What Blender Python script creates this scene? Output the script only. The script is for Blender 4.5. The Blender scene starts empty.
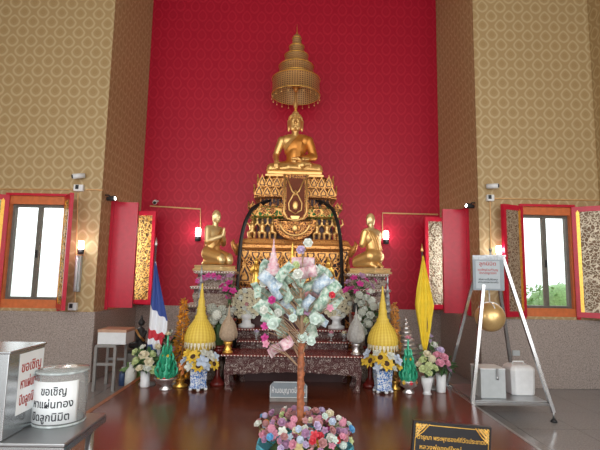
import bpy, bmesh, math, random
from mathutils import Vector, Matrix, noise
PI = math.pi
C = bpy.context.scene.collection
S = bpy.context.scene
# ---------------------------------------------------------------- camera
FPX = 450.0
EYE = Vector((0, 0, 1.5))
Zc = Vector((69.0, 3795.0, -450.0)).normalized()          # world up, in camera axes
Yc = Vector((-10.0, -53.0, -450.0))
Yc = (Yc - Zc * Yc.dot(Zc)).normalized()
Xc = Yc.cross(Zc).normalized()
ROT = Matrix((Xc, Yc, Zc))                                 # camera -> world
cam_d = bpy.data.cameras.new('camera'); cam = bpy.data.objects.new('camera', cam_d); C.objects.link(cam)
cam_d.sensor_width = 36; cam_d.lens = FPX / 600 * 36; cam_d.clip_start = 0.05; cam_d.clip_end = 200
cam.matrix_world = Matrix.Translation(EYE) @ ROT.to_4x4()
S.camera = cam
def P(px, py, Y):
    "the point of the place at depth Y that the photograph shows at pixel (px, py)"
    d = ROT @ Vector((px - 300, 225 - py, -FPX))
    return EYE + d * (Y / d.y)
def PX(px, py, Y): return P(px, py, Y).x
def PZ(px, py, Y): return P(px, py, Y).z
# ---------------------------------------------------------------- world, exposure, lamps
w = bpy.data.worlds.new('daylight'); S.world = w; w.use_nodes = True
nt = w.node_tree; bg = nt.nodes['Background']
tc = nt.nodes.new('ShaderNodeTexCoord'); sp = nt.nodes.new('ShaderNodeSeparateXYZ'); cr = nt.nodes.new('ShaderNodeValToRGB')
nt.links.new(tc.outputs['Generated'], sp.inputs[0]); nt.links.new(sp.outputs['Z'], cr.inputs[0]); nt.links.new(cr.outputs[0], bg.inputs[0])
cr.color_ramp.elements[0].position = 0.0; cr.color_ramp.elements[0].color = (0.62, 0.66, 0.66, 1)
cr.color_ramp.elements[1].position = 0.06; cr.color_ramp.elements[1].color = (0.93, 0.97, 1.0, 1)
bg.inputs[1].default_value = 2.2
S.view_settings.view_transform = 'Standard'; S.view_settings.look = 'None'
S.view_settings.gamma = 1; S.view_settings.exposure = 0.08; S.view_settings.use_curve_mapping = False
def area(name, loc, target, sx, sy, watts, col=(1, 1, 1)):
    l = bpy.data.lights.new(name, 'AREA'); l.shape = 'RECTANGLE'; l.size = sx; l.size_y = sy; l.energy = watts; l.color = col
    o = bpy.data.objects.new(name, l); C.objects.link(o); o.location = loc
    o.rotation_euler = (Vector(target) - Vector(loc)).to_track_quat('-Z', 'Y').to_euler(); return o
area('rear_daylight_fill', (0, -3.3, 2.4), (0, 7, 2.2), 6.5, 4.2, 150, (1, 0.98, 0.95))  # soft fill added behind the camera; the doorway is unseen and not modelled
area('hall_side_fill_left', (-4.55, 2.2, 2.6), (2.8, 7.5, 4.2), 4.5, 2.4, 125, (0.97, 0.98, 1))  # added fill for the niche, standing in for unseen hall windows
area('hall_side_fill_right', (4.55, 2.2, 2.6), (-2.8, 7.5, 4.2), 4.5, 2.4, 125, (0.97, 0.98, 1))  # matching added fill; this hall wall has no window modelled
area('side_window_daylight_left', (-3.06, 7.475, 1.85), (0, 7.0, 1.6), 0.8, 1.3, 30, (0.95, 0.98, 1))
area('side_window_daylight_right', (3.06, 7.475, 1.85), (0, 7.0, 1.6), 0.8, 1.3, 30, (0.95, 0.98, 1))
# ---------------------------------------------------------------- materials
class N:
    "small helper for node maths"
    def __init__(s, name):
        s.m = bpy.data.materials.new(name); s.m.use_nodes = True; s.t = s.m.node_tree
        s.b = s.t.nodes['Principled BSDF']
    def put(s, sock, v):
        if hasattr(v, 'is_output'): s.t.links.new(v, sock)
        else: sock.default_value = v
    def math(s, op, a, b=0.0, c=None):
        n = s.t.nodes.new('ShaderNodeMath'); n.operation = op; s.put(n.inputs[0], a); s.put(n.inputs[1], b)
        if c is not None: s.put(n.inputs[2], c)
        return n.outputs[0]
    def coords(s):
        t = s.t.nodes.new('ShaderNodeTexCoord'); x = s.t.nodes.new('ShaderNodeSeparateXYZ'); s.t.links.new(t.outputs['Object'], x.inputs[0])
        return t.outputs['Object'], x.outputs[0], x.outputs[1], x.outputs[2]
    def noise(s, scale, detail=2, vec=None, rough=0.5):
        n = s.t.nodes.new('ShaderNodeTexNoise'); n.inputs['Scale'].default_value = scale; n.inputs['Detail'].default_value = detail
        n.inputs['Roughness'].default_value = rough
        s.t.links.new(vec or s.coords()[0], n.inputs['Vector']); return n.outputs['Fac']
    def voro(s, scale, feat='F1', out='Distance', vec=None):
        n = s.t.nodes.new('ShaderNodeTexVoronoi'); n.feature = feat; n.inputs['Scale'].default_value = scale
        s.t.links.new(vec or s.coords()[0], n.inputs['Vector']); return n.outputs[out]
    def wave(s, scale, dist, vec=None, kind='BANDS', dscale=1.5):
        n = s.t.nodes.new('ShaderNodeTexWave'); n.wave_type = kind; n.inputs['Scale'].default_value = scale; n.inputs['Distortion'].default_value = dist
        n.inputs['Detail Scale'].default_value = dscale
        s.t.links.new(vec or s.coords()[0], n.inputs['Vector']); return n.outputs['Fac']
    def ramp(s, fac, stops):
        n = s.t.nodes.new('ShaderNodeValToRGB'); r = n.color_ramp
        while len(r.elements) < len(stops): r.elements.new(0.5)
        for e, (p, c) in zip(r.elements, stops): e.position = p; e.color = (*c, 1) if len(c) == 3 else c
        s.put(n.inputs[0], fac); return n.outputs[0]
    def mix(s, f, a, b):
        n = s.t.nodes.new('ShaderNodeMix'); n.data_type = 'RGBA'
        s.put(n.inputs[0], f); s.put(n.inputs[6], (*a, 1) if isinstance(a, tuple) else a); s.put(n.inputs[7], (*b, 1) if isinstance(b, tuple) else b); return n.outputs[2]
    def bump(s, h, strength=0.3, dist=0.01):
        n = s.t.nodes.new('ShaderNodeBump'); n.inputs['Strength'].default_value = strength; n.inputs['Distance'].default_value = dist
        s.put(n.inputs['Height'], h); s.t.links.new(n.outputs[0], s.b.inputs['Normal'])
    def set(s, col=None, rough=0.5, metal=0.0, **k):
        if col is not None: s.put(s.b.inputs['Base Color'], (*col, 1) if isinstance(col, tuple) else col)
        s.put(s.b.inputs['Roughness'], rough); s.put(s.b.inputs['Metallic'], metal)
        for a, v in k.items(): s.put(s.b.inputs[a.replace('_', ' ')], v)
        return s.m
def plain(name, col, rough=0.5, metal=0.0, var=0.12, scale=14.0, **k):
    n = N(name); f = n.noise(scale, 3)
    lo = tuple(c * (1 - var) for c in col); hi = tuple(min(1, c * (1 + var)) for c in col)
    return n.set(n.ramp(f, [(0.3, lo), (0.7, hi)]), rough, metal, **k)
M = {}
def ogee(name, base, line, inner, pw, ph, rough, sheen=0.0, wob=0.0):
    n = N(name); v, x, y, z = n.coords()
    u = n.math('DIVIDE', n.math('ADD', x, y), pw); t = n.math('DIVIDE', z, ph)
    def cell(du):
        a = n.math('ABSOLUTE', n.math('SUBTRACT', n.math('FRACT', n.math('ADD', u, du)), 0.5))
        bs = n.math('SUBTRACT', n.math('FRACT', n.math('ADD', t, du)), 0.5); b = n.math('ABSOLUTE', bs)
        a = n.math('MULTIPLY', a, n.math('ADD', 1.0, n.math('MULTIPLY', bs, 0.75)))
        e = n.math('SQRT', n.math('ADD', n.math('MULTIPLY', a, a), n.math('MULTIPLY', b, b)))
        l1 = n.math('MULTIPLY', n.math('ADD', a, b), 0.80)
        return n.math('ADD', n.math('MULTIPLY', e, 0.65), n.math('MULTIPLY', l1, 0.35)), a, b
    d1, a1, b1 = cell(0.0); d2, a2, b2 = cell(0.5)
    d = n.math('MINIMUM', d1, d2)
    ring = n.ramp(d, [(0.0, (0, 0, 0)), (0.20, (0, 0, 0)), (0.25, (1, 1, 1)), (0.29, (1, 1, 1)), (0.34, (0, 0, 0))])
    leaf = n.ramp(d, [(0.0, (1, 1, 1)), (0.05, (0.2, 0.2, 0.2)), (0.09, (1, 1, 1)), (0.14, (0, 0, 0))])
    c = n.mix(ring, base, line); c = n.mix(n.math('MULTIPLY', leaf, 0.55), c, inner)
    f = n.noise(1.2, 2); c = n.mix(n.math('MULTIPLY', f, 0.14), c, tuple(q * 0.5 for q in base))
    n.bump(ring, 0.15, 0.004)
    return n.set(c, rough, Specular_IOR_Level=0.25)
M['wallpaper'] = ogee('cream_wallpaper', (0.42, 0.29, 0.14), (0.53, 0.41, 0.235), (0.36, 0.235, 0.10), 0.285, 0.315, 0.5)
M['redpaper'] = ogee('red_wallpaper', (0.42, 0.006, 0.028), (0.50, 0.014, 0.040), (0.48, 0.012, 0.036), 0.29, 0.40, 0.42)
def stone(name, a, b, c, rough, sc):
    n = N(name); f = n.noise(sc, 4, rough=0.75); g = n.voro(sc * 1.3)
    col = n.ramp(f, [(0.3, a), (0.5, b), (0.7, c)]); col = n.mix(n.math('LESS_THAN', g, 0.22), col, tuple(q * 0.35 for q in a))
    return n.set(col, rough)
M['granite'] = stone('grey_granite', (0.22, 0.18, 0.16), (0.35, 0.29, 0.26), (0.49, 0.42, 0.375), 0.22, 55)
def tiled():
    n = N('polished_floor_granite'); v, x, y, z = n.coords(); f = n.noise(60, 4, rough=0.8)
    col = n.ramp(f, [(0.3, (0.20, 0.19, 0.19)), (0.7, (0.38, 0.36, 0.355))])
    fx = n.math('LESS_THAN', n.math('FRACT', n.math('DIVIDE', x, 0.6)), 0.008); fy = n.math('LESS_THAN', n.math('FRACT', n.math('DIVIDE', y, 0.6)), 0.008)
    col = n.mix(n.math('MAXIMUM', fx, fy), col, (0.05, 0.045, 0.045))
    return n.set(col, n.ramp(n.noise(3, 3), [(0.3, (0.10,) * 3), (0.7, (0.2,) * 3)]))
M['floor'] = tiled()
def boards(name, a, b, c, bw, rough):
    n = N(name); v, x, y, z = n.coords()
    mp = n.t.nodes.new('ShaderNodeMapping'); mp.inputs['Scale'].default_value = (1.0, 14.0, 6.0); n.t.links.new(v, mp.inputs[0])
    f = n.noise(1.6, 5, mp.outputs[0], 0.6)
    idx = n.math('FLOOR', n.math('DIVIDE', y, bw)); wn = n.t.nodes.new('ShaderNodeTexWhiteNoise'); wn.noise_dimensions = '1D'; n.t.links.new(idx, wn.inputs['W'])
    col = n.ramp(f, [(0.3, a), (0.5, b), (0.72, c)]); col = n.mix(n.math('MULTIPLY', wn.outputs[0], 0.35), col, a)
    gap = n.math('LESS_THAN', n.math('FRACT', n.math('DIVIDE', y, bw)), 0.02); col = n.mix(gap, col, tuple(q * 0.3 for q in a))
    n.bump(gap, -0.2, 0.003)
    return n.set(col, rough, Coat_Weight=0.25, Coat_Roughness=0.12)
M['wood_floor'] = boards('platform_boards', (0.085, 0.020, 0.011), (0.15, 0.036, 0.017), (0.22, 0.060, 0.025), 0.17, 0.24)
M['wood_edge'] = plain('reflection_toned_edge', (0.33, 0.11, 0.03), 0.3)  # lighter orange standing in for light reflected along the platform edge
M['trim'] = plain('steel_edging', (0.35, 0.33, 0.32), 0.3, 0.6)
M['red'] = plain('red_gloss_paint', (0.52, 0.008, 0.035), 0.3, var=0.08)
M['orange'] = plain('orange_gold_paint', (0.60, 0.16, 0.05), 0.35)
M['alu'] = plain('grey_aluminium', (0.16, 0.15, 0.13), 0.4, 0.4)
M['gold'] = plain('burnished_gold', (0.80, 0.49, 0.18), 0.36, 0.75, var=0.1, scale=5)
M['gold_robe'] = plain('robe_gold', (0.66, 0.27, 0.055), 0.42, 0.7, var=0.12, scale=9)
M['gold_pale'] = plain('pale_gold', (0.86, 0.66, 0.34), 0.36, 0.65, var=0.12, scale=8)
M['gold_bright'] = plain('bright_gold', (0.85, 0.50, 0.10), 0.3, 0.75, var=0.15, scale=30)
def carved(name, gold, dark, scale, lo, hi, metal=0.75, rough=0.38, cr_=0.16, ring=False):
    n = N(name); v, x, y, z = n.coords()
    ns = n.t.nodes.new('ShaderNodeTexNoise'); ns.inputs['Scale'].default_value = scale * 0.35; n.t.links.new(v, ns.inputs['Vector'])
    ad = n.t.nodes.new('ShaderNodeVectorMath'); ad.operation = 'MULTIPLY_ADD'; n.t.links.new(ns.outputs['Color'], ad.inputs[0]); ad.inputs[1].default_value = (2.2 / scale,) * 3; n.t.links.new(v, ad.inputs[2])
    d = n.voro(scale, 'DISTANCE_TO_EDGE', 'Distance', ad.outputs[0]); e = n.voro(scale * 1.0, 'F1', 'Distance', ad.outputs[0])
    edge = n.ramp(d, [(lo, (1, 1, 1)), (hi, (0, 0, 0))]); core = n.ramp(e, [(cr_, (1, 1, 1)), (cr_ + 0.10, (0, 0, 0))])
    if ring: edge = n.math('MAXIMUM', n.math('MULTIPLY', edge, 0.5), n.ramp(e, [(0.29, (0, 0, 0)), (0.33, (1, 1, 1)), (0.38, (1, 1, 1)), (0.42, (0, 0, 0))]))
    m = n.math('MAXIMUM', edge, core)
    n.bump(m, 0.6, 0.01)
    return n.set(n.mix(m, dark, gold), n.math('SUBTRACT', 0.65, n.math('MULTIPLY', m, 0.65 - rough)), n.math('MULTIPLY', m, metal))
M['carved'] = carved('carved_gilding', (0.66, 0.29, 0.075), (0.10, 0.012, 0.012), 30, 0.08, 0.16, 0.6)
M['carvedgold'] = carved('gold_leafy_carving', (0.66, 0.32, 0.09), (0.26, 0.07, 0.02), 38, 0.22, 0.34, 0.65, 0.4)
M['carved_orange'] = carved('orange_gilt_moulding', (0.70, 0.32, 0.09), (0.30, 0.07, 0.025), 34, 0.2, 0.3, 0.6, 0.4)
M['carved_dark'] = carved('gilding_over_mirror', (0.62, 0.27, 0.075), (0.03, 0.006, 0.008), 14, 0.06, 0.11, 0.6)
M['carved_green'] = carved('gilding_over_green_glass', (0.80, 0.45, 0.14), (0.04, 0.24, 0.05), 15, 0.09, 0.16)
M['panel'] = carved('gilt_shutter_carving', (0.85, 0.52, 0.15), (0.16, 0.07, 0.02), 17, 0.09, 0.17, 0.5, 0.38)
M['panel_silver'] = carved('silvered_shutter_carving', (0.52, 0.44, 0.33), (0.20, 0.12, 0.07), 20, 0.07, 0.15, 0.55, 0.42)
M['inlay'] = carved('pearl_inlay_on_maroon', (0.46, 0.40, 0.36), (0.065, 0.010, 0.010), 24, 0.012, 0.03, 0.1, 0.3, 0.05, True)
M['inlay_dense'] = carved('dense_pearl_inlay', (0.60, 0.53, 0.45), (0.19, 0.11, 0.08), 30, 0.06, 0.12, 0.1, 0.35, 0.14, True)
M['brownfield'] = plain('red_brown_enamel', (0.16, 0.04, 0.018), 0.65, Specular_IOR_Level=0.2)
M['creamslab'] = carved('cream_inlaid_slab', (0.66, 0.58, 0.47), (0.28, 0.16, 0.11), 40, 0.16, 0.24, 0.2, 0.35)
M['maroon'] = plain('maroon_lacquer', (0.17, 0.018, 0.014), 0.25)
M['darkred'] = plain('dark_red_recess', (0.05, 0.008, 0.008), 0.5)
def dots():
    n = N('pearl_studded_edge'); v, x, y, z = n.coords(); a = n.math('FRACT', n.math('MULTIPLY', n.math('ADD', x, y), 26.0)); m = n.math('LESS_THAN', n.math('ABSOLUTE', n.math('SUBTRACT', a, 0.5)), 0.2)
    return n.set(n.mix(m, (0.17, 0.018, 0.014), (0.62, 0.56, 0.48)), 0.3)
M['dots'] = dots()
def perforated():
    n = N('gilt_filigree'); v, x, y, z = n.coords()
    ang = n.math('ARCTAN2', y, x); a = n.math('FRACT', n.math('MULTIPLY', ang, 60 / (2 * PI))); b = n.math('FRACT', n.math('MULTIPLY', z, 28.0))
    da = n.math('ABSOLUTE', n.math('SUBTRACT', a, 0.5)); db = n.math('ABSOLUTE', n.math('SUBTRACT', b, 0.5)); d = n.math('ADD', da, db)
    m = n.math('GREATER_THAN', d, 0.36); n.bump(m, 0.5, 0.01)
    return n.set(n.mix(m, (0.20, 0.08, 0.03), (0.72, 0.46, 0.21)), 0.45, n.math('MULTIPLY', m, 0.7))
M['filigree'] = perforated()
M['black'] = plain('black_paint', (0.012, 0.012, 0.014), 0.3)
M['blackmatt'] = plain('black_plastic', (0.02, 0.02, 0.022), 0.6)
M['white'] = plain('white_plastic', (0.72, 0.73, 0.74), 0.4, var=0.05)
M['paper'] = plain('white_paper', (0.80, 0.83, 0.84), 0.7, var=0.03)
M['ink'] = plain('black_ink', (0.02, 0.022, 0.03), 0.7)
M['redink'] = plain('red_ink', (0.40, 0.06, 0.05), 0.7)
M['steel'] = plain('brushed_steel', (0.48, 0.49, 0.50), 0.25, 0.95, var=0.06, scale=3)
M['steel_dull'] = plain('worn_steel', (0.42, 0.43, 0.44), 0.33, 0.9, var=0.12, scale=4)
M['grey'] = plain('grey_paint', (0.23, 0.22, 0.21), 0.5)
M['greybox'] = plain('pale_grey_box', (0.45, 0.48, 0.49), 0.5, var=0.06)
M['signgrey'] = plain('sign_grey', (0.22, 0.26, 0.29), 0.3, var=0.05)
M['greenleaf'] = plain('dark_leaf', (0.045, 0.11, 0.035), 0.5, var=0.4, scale=30)
M['paleleaf'] = plain('pale_leaf', (0.20, 0.36, 0.13), 0.5, var=0.3, scale=30)
M['stem'] = plain('green_stem', (0.07, 0.15, 0.05), 0.6)
M['bark'] = plain('orange_varnished_trunk', (0.34, 0.11, 0.045), 0.5, var=0.4, scale=40)
M['twig'] = plain('tan_twig', (0.38, 0.25, 0.15), 0.6)
M['bud_grey'] = plain('grey_cloth', (0.36, 0.35, 0.33), 0.8, var=0.15, scale=50)
M['bud_beige'] = plain('beige_cloth', (0.40, 0.30, 0.21), 0.8, var=0.15, scale=50)
M['yellow_cloth'] = plain('yellow_flag_cloth', (0.78, 0.56, 0.03), 0.7, var=0.08)
M['silver'] = plain('embossed_silver', (0.62, 0.60, 0.60), 0.3, 0.85, scale=40, var=0.3)
M['pewter'] = plain('pewter_foil', (0.36, 0.38, 0.40), 0.45, 0.5, scale=30, var=0.3)
M['pole'] = plain('dark_pole', (0.09, 0.05, 0.06), 0.4)
M['white_pole'] = plain('white_pole', (0.7, 0.7, 0.72), 0.4)
M['orange_line'] = plain('gilt_conduit', (0.62, 0.36, 0.15), 0.4, 0.2)
M['bottle'] = plain('milky_bottle', (0.68, 0.70, 0.66), 0.4)
M['turquoise'] = plain('turquoise_plastic', (0.09, 0.45, 0.58), 0.4)
M['emerald'] = plain('emerald_foil', (0.03, 0.36, 0.20), 0.3, 0.2, var=0.3, scale=60)
def beads():
    n = N('yellow_threaded_flowers'); v, x, y, z = n.coords()
    a = n.math('FRACT', n.math('MULTIPLY', n.math('ARCTAN2', y, x), 26 / (2 * PI))); b = n.math('FRACT', n.math('MULTIPLY', z, 62.0))
    d = n.math('ADD', n.math('ABSOLUTE', n.math('SUBTRACT', a, 0.5)), n.math('ABSOLUTE', n.math('SUBTRACT', b, 0.5)))
    n.bump(d, -0.5, 0.01)
    return n.set(n.ramp(d, [(0.3, (0.80, 0.62, 0.10)), (0.75, (0.62, 0.38, 0.03))]), 0.6)
M['beads'] = beads()
def porcelain():
    n = N('blue_and_white_porcelain'); v, x, y, z = n.coords()
    f = n.noise(32, 2, rough=0.4); m = n.ramp(f, [(0.47, (0, 0, 0)), (0.50, (1, 1, 1)), (0.56, (1, 1, 1)), (0.60, (0, 0, 0))])
    return n.set(n.mix(m, (0.72, 0.78, 0.84), (0.06, 0.20, 0.58)), 0.12)
M['porcelain'] = porcelain()
def flagmat():
    n = N('striped_flag_cloth'); uv = n.t.nodes.new('ShaderNodeUVMap'); s_ = n.t.nodes.new('ShaderNodeSeparateXYZ'); n.t.links.new(uv.outputs[0], s_.inputs[0])
    r = n.t.nodes.new('ShaderNodeValToRGB'); r.color_ramp.interpolation = 'CONSTANT'
    R_, W_, B_ = (0.55, 0.03, 0.05, 1), (0.74, 0.76, 0.80, 1), (0.035, 0.07, 0.28, 1)
    st = [(0, R_), (1 / 6, W_), (2 / 6, B_), (4 / 6, W_), (5 / 6, R_)]
    while len(r.color_ramp.elements) < 5: r.color_ramp.elements.new(0.5)
    for e, (p, c) in zip(r.color_ramp.elements, st): e.position = p; e.color = c
    n.t.links.new(s_.outputs[1], r.inputs[0]); return n.set(r.outputs[0], 0.7)
M['flag'] = flagmat()
def note(name, a, b, c):
    n = N(name); f = n.noise(45, 3); return n.set(n.ramp(f, [(0.35, a), (0.5, b), (0.62, c)]), 0.6)
M['note_green'] = note('green_banknote_paper', (0.20, 0.34, 0.26), (0.42, 0.56, 0.46), (0.62, 0.70, 0.62))
M['note_pink'] = note('pink_banknote_paper', (0.62, 0.30, 0.36), (0.68, 0.46, 0.50), (0.74, 0.62, 0.62))
M['note_blue'] = note('blue_banknote_paper', (0.30, 0.42, 0.55), (0.50, 0.60, 0.68), (0.66, 0.72, 0.74))
def clear(name, tint, gl=0.10, haze=0.0):
    m = bpy.data.materials.new(name); m.use_nodes = True; t = m.node_tree; t.nodes.remove(t.nodes['Principled BSDF'])
    tr = t.nodes.new('ShaderNodeBsdfTransparent'); tr.inputs[0].default_value = (*tint, 1); g = t.nodes.new('ShaderNodeBsdfGlossy'); g.inputs['Roughness'].default_value = 0.05
    mx = t.nodes.new('ShaderNodeMixShader'); fr = t.nodes.new('ShaderNodeLayerWeight'); fr.inputs[0].default_value = gl
    t.links.new(fr.outputs['Fresnel'], mx.inputs[0]); t.links.new(tr.outputs[0], mx.inputs[1]); t.links.new(g.outputs[0], mx.inputs[2])
    if haze:
        df = t.nodes.new('ShaderNodeBsdfDiffuse'); df.inputs[0].default_value = (0.75, 0.78, 0.78, 1); m2 = t.nodes.new('ShaderNodeMixShader'); m2.inputs[0].default_value = haze
        t.links.new(mx.outputs[0], m2.inputs[1]); t.links.new(df.outputs[0], m2.inputs[2]); mx = m2
    t.links.new(mx.outputs[0], t.nodes['Material Output'].inputs[0]); return m
M['glass'] = clear('window_glass', (0.97, 0.99, 0.98)); M['acrylic'] = clear('clear_acrylic', (0.97, 0.985, 0.985), 0.08, 0.22)
def glow(name, col, s):
    n = N(name); return n.set(col, 0.4, Emission_Color=(*col, 1), Emission_Strength=s)
M['lamp'] = glow('lit_lamp', (1.0, 0.98, 0.92), 9.0)
FC = {'white': (0.66, 0.68, 0.62), 'cream': (0.68, 0.62, 0.45), 'greygreen': (0.44, 0.46, 0.40), 'magenta': (0.52, 0.04, 0.24), 'pink': (0.66, 0.28, 0.38), 'mauve': (0.40, 0.22, 0.36), 'lilac': (0.52, 0.42, 0.60), 'dustyrose': (0.46, 0.22, 0.22),
      'aqua': (0.58, 0.68, 0.62), 'blue': (0.12, 0.36, 0.62), 'red': (0.60, 0.04, 0.06), 'orange': (0.72, 0.28, 0.10), 'yellow': (0.80, 0.55, 0.06), 'paleyellow': (0.62, 0.52, 0.26), 'paleblue': (0.52, 0.60, 0.72), 'lime': (0.52, 0.60, 0.30)}
for k, c in FC.items(): M['f_' + k] = plain(k + '_petals', c, 0.6, var=0.22, scale=60)
M['seedhead'] = plain('dark_seed_head', (0.06, 0.025, 0.012), 0.8)
M['goldleaf'] = carved('crumpled_gold_leaf', (0.80, 0.55, 0.24), (0.50, 0.29, 0.10), 40, 0.3, 0.5, 0.7, 0.35)
M['signpaper'] = plain('grey_notice_paper', (0.40, 0.45, 0.48), 0.5, var=0.05)
M['cornergold'] = carved('gold_corner_scrollwork', (0.80, 0.55, 0.20), (0.02, 0.018, 0.01), 90, 0.12, 0.2, 0.4)
M['glassrim'] = plain('cut_acrylic_rim', (0.45, 0.50, 0.50), 0.2, var=0.3, scale=40)
M['boxlid'] = plain('tan_box_lid', (0.50, 0.30, 0.20), 0.5)
M['bluebottle'] = plain('dark_blue_bottle', (0.05, 0.09, 0.20), 0.3)
# ---------------------------------------------------------------- mesh builder
class MB:
    def __init__(s): s.v = []; s.f = []; s.uv = None; s.smooth = []
    def add(s, vs, fs, smooth=False):
        o = len(s.v); s.v += [Vector(v) for v in vs]; s.f += [[i + o for i in f] for f in fs]; s.smooth += [smooth] * len(fs); return s
    def box(s, x0, x1, y0, y1, z0, z1):
        return s.add([(x0, y0, z0), (x1, y0, z0), (x1, y1, z0), (x0, y1, z0), (x0, y0, z1), (x1, y0, z1), (x1, y1, z1), (x0, y1, z1)],
                     [(3, 2, 1, 0), (4, 5, 6, 7), (0, 1, 5, 4), (1, 2, 6, 5), (2, 3, 7, 6), (3, 0, 4, 7)])
    def cbox(s, c, d, m=None):
        b = MB().box(-d[0] / 2, d[0] / 2, -d[1] / 2, d[1] / 2, -d[2] / 2, d[2] / 2)
        if m is not None: b.xf(m)
        return s.join(b.xf(Matrix.Translation(Vector(c))))
    def xf(s, m):
        m = m.to_4x4() if len(m) == 3 else m; s.v = [m @ v for v in s.v]; return s
    def join(s, o): return_ = s.add(o.v, o.f); s.smooth[-len(o.f):] = o.smooth if o.f else []; return return_
    def tube(s, pts, r, n=8, caps=True, smooth=True):
        pts = [Vector(p) for p in pts]; rr = r if isinstance(r, (list, tuple)) else [r] * len(pts); vs = []; fs = []
        up = Vector((0, 0, 1)); t0 = (pts[1] - pts[0]).normalized(); a = t0.cross(up if abs(t0.z) < 0.95 else Vector((0, 1, 0))).normalized()
        for i, p in enumerate(pts):
            t = (pts[min(i + 1, len(pts) - 1)] - pts[max(i - 1, 0)]).normalized()
            a = (a - t * a.dot(t)).normalized(); b = t.cross(a)
            for k in range(n): q = 2 * PI * (k + 0.5) / n; vs.append(p + (a * math.cos(q) + b * math.sin(q)) * rr[i])
        for i in range(len(pts) - 1):
            for k in range(n): fs.append((i * n + k, i * n + (k + 1) % n, (i + 1) * n + (k + 1) % n, (i + 1) * n + k))
        if caps: fs.append(tuple(reversed(range(n)))); fs.append(tuple(range((len(pts) - 1) * n, len(pts) * n)))
        return s.add(vs, fs, smooth and n > 5)
    def lathe(s, prof, n=24, c=(0, 0, 0), sx=1, sy=1, smooth=True, rot=0.0):
        vs = []; fs = []; c = Vector(c)
        for (r, z) in prof:
            for k in range(n): q = 2 * PI * (k + 0.5) / n + rot; vs.append(c + Vector((r * math.cos(q) * sx, r * math.sin(q) * sy, z)))
        m = len(prof)
        for i in range(m - 1):
            for k in range(n): fs.append((i * n + k, i * n + (k + 1) % n, (i + 1) * n + (k + 1) % n, (i + 1) * n + k))
        if prof[0][0] > 1e-5: fs.append(tuple(reversed(range(n))))
        if prof[-1][0] > 1e-5: fs.append(tuple(range((m - 1) * n, m * n)))
        return s.add(vs, fs, smooth)
    def ball(s, c, r, n=10, m=7, rot=None):
        r = r if isinstance(r, (tuple, list)) else (r, r, r); b = MB()
        b.lathe([(max(1e-6, math.sin(PI * i / m)), -math.cos(PI * i / m)) for i in range(m + 1)], n)
        b.v = [Vector((v.x * r[0], v.y * r[1], v.z * r[2])) for v in b.v]
        if rot is not None: b.xf(rot)
        return s.join(b.xf(Matrix.Translation(Vector(c))))
    def prism(s, poly, d, m=None):
        "outline in x,z, thickness d along y"
        n = len(poly); b = MB(); b.add([(x, -d / 2, z) for x, z in poly] + [(x, d / 2, z) for x, z in poly],
              [tuple(range(n)), tuple(reversed(range(n, 2 * n)))] + [(i, i + n, (i + 1) % n + n, (i + 1) % n) for i in range(n)])
        if m is not None: b.xf(m)
        return s.join(b)
    def cap(s, p0, r0, p1, r1, n=10):
        "tapered capsule, closed"
        p0, p1 = Vector(p0), Vector(p1); t = (p1 - p0); L = t.length; t = t.normalized() if L > 1e-6 else Vector((0, 0, 1))
        pts = []; rr = []
        for i in range(5): a = PI / 2 * i / 4; pts.append(p0 - t * r0 * math.cos(a)); rr.append(max(1e-5, r0 * math.sin(a)))
        for i in range(5): a = PI / 2 * i / 4; pts.append(p1 + t * r1 * math.sin(a)); rr.append(max(1e-5, r1 * math.cos(a)))
        pts = [p + t * 1e-5 * k for k, p in enumerate(pts)]
        return s.tube(pts, rr, n)
    def mesh(s, name, mat):
        me = bpy.data.meshes.new(name); me.from_pydata([tuple(v) for v in s.v], [], s.f)
        for p, q in zip(me.polygons, s.smooth): p.use_smooth = q
        if s.uv:
            l = me.uv_layers.new(name='UVMap')
            for lp in me.loops: l.data[lp.index].uv = s.uv[lp.vertex_index]
        me.materials.append(M[mat] if isinstance(mat, str) else mat)
        bm = bmesh.new(); bm.from_mesh(me)
        if not s.uv: bmesh.ops.remove_doubles(bm, verts=bm.verts, dist=1e-6)
        bmesh.ops.recalc_face_normals(bm, faces=bm.faces); bm.to_mesh(me); bm.free(); me.update(); return me
    def obj(s, name, mat, parent=None, bevel=0.0):
        o = bpy.data.objects.new(name, s.mesh(name, mat)); C.objects.link(o)
        if parent: o.parent = parent
        if bevel: b = o.modifiers.new('bevel', 'BEVEL'); b.width = bevel; b.segments = 2; b.limit_method = 'ANGLE'
        return o
def thing(name, label, cat, loc=(0, 0, 0), rz=0.0, group=None):
    o = bpy.data.objects.new(name, None); C.objects.link(o); o.location = loc; o.rotation_euler = (0, 0, rz)
    o.empty_display_size = 0.05; o['label'] = label; o['category'] = cat
    if group: o['group'] = group
    return o
def tag(o, label, cat, group=None):
    o['label'] = label; o['category'] = cat
    if group: o['group'] = group
    return o
def lab(o, label): o['label'] = label; return o
def struct(name, mb, mat, parent=None, bevel=0.0):
    o = mb.obj(name, mat, parent, bevel)
    if not parent: o['kind'] = 'structure'
    return o
def dup(root, loc=None, rz=None, label=None, group=None):
    r = root.copy(); C.objects.link(r)
    if loc is not None: r.location = loc
    if rz is not None: r.rotation_euler = (0, 0, rz)
    if label: r['label'] = label
    if group: r['group'] = group
    for ch in list(root.children):
        c = ch.copy(); C.objects.link(c); c.parent = r
        for g in ch.children: d = g.copy(); C.objects.link(d); d.parent = c
    return r
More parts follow.
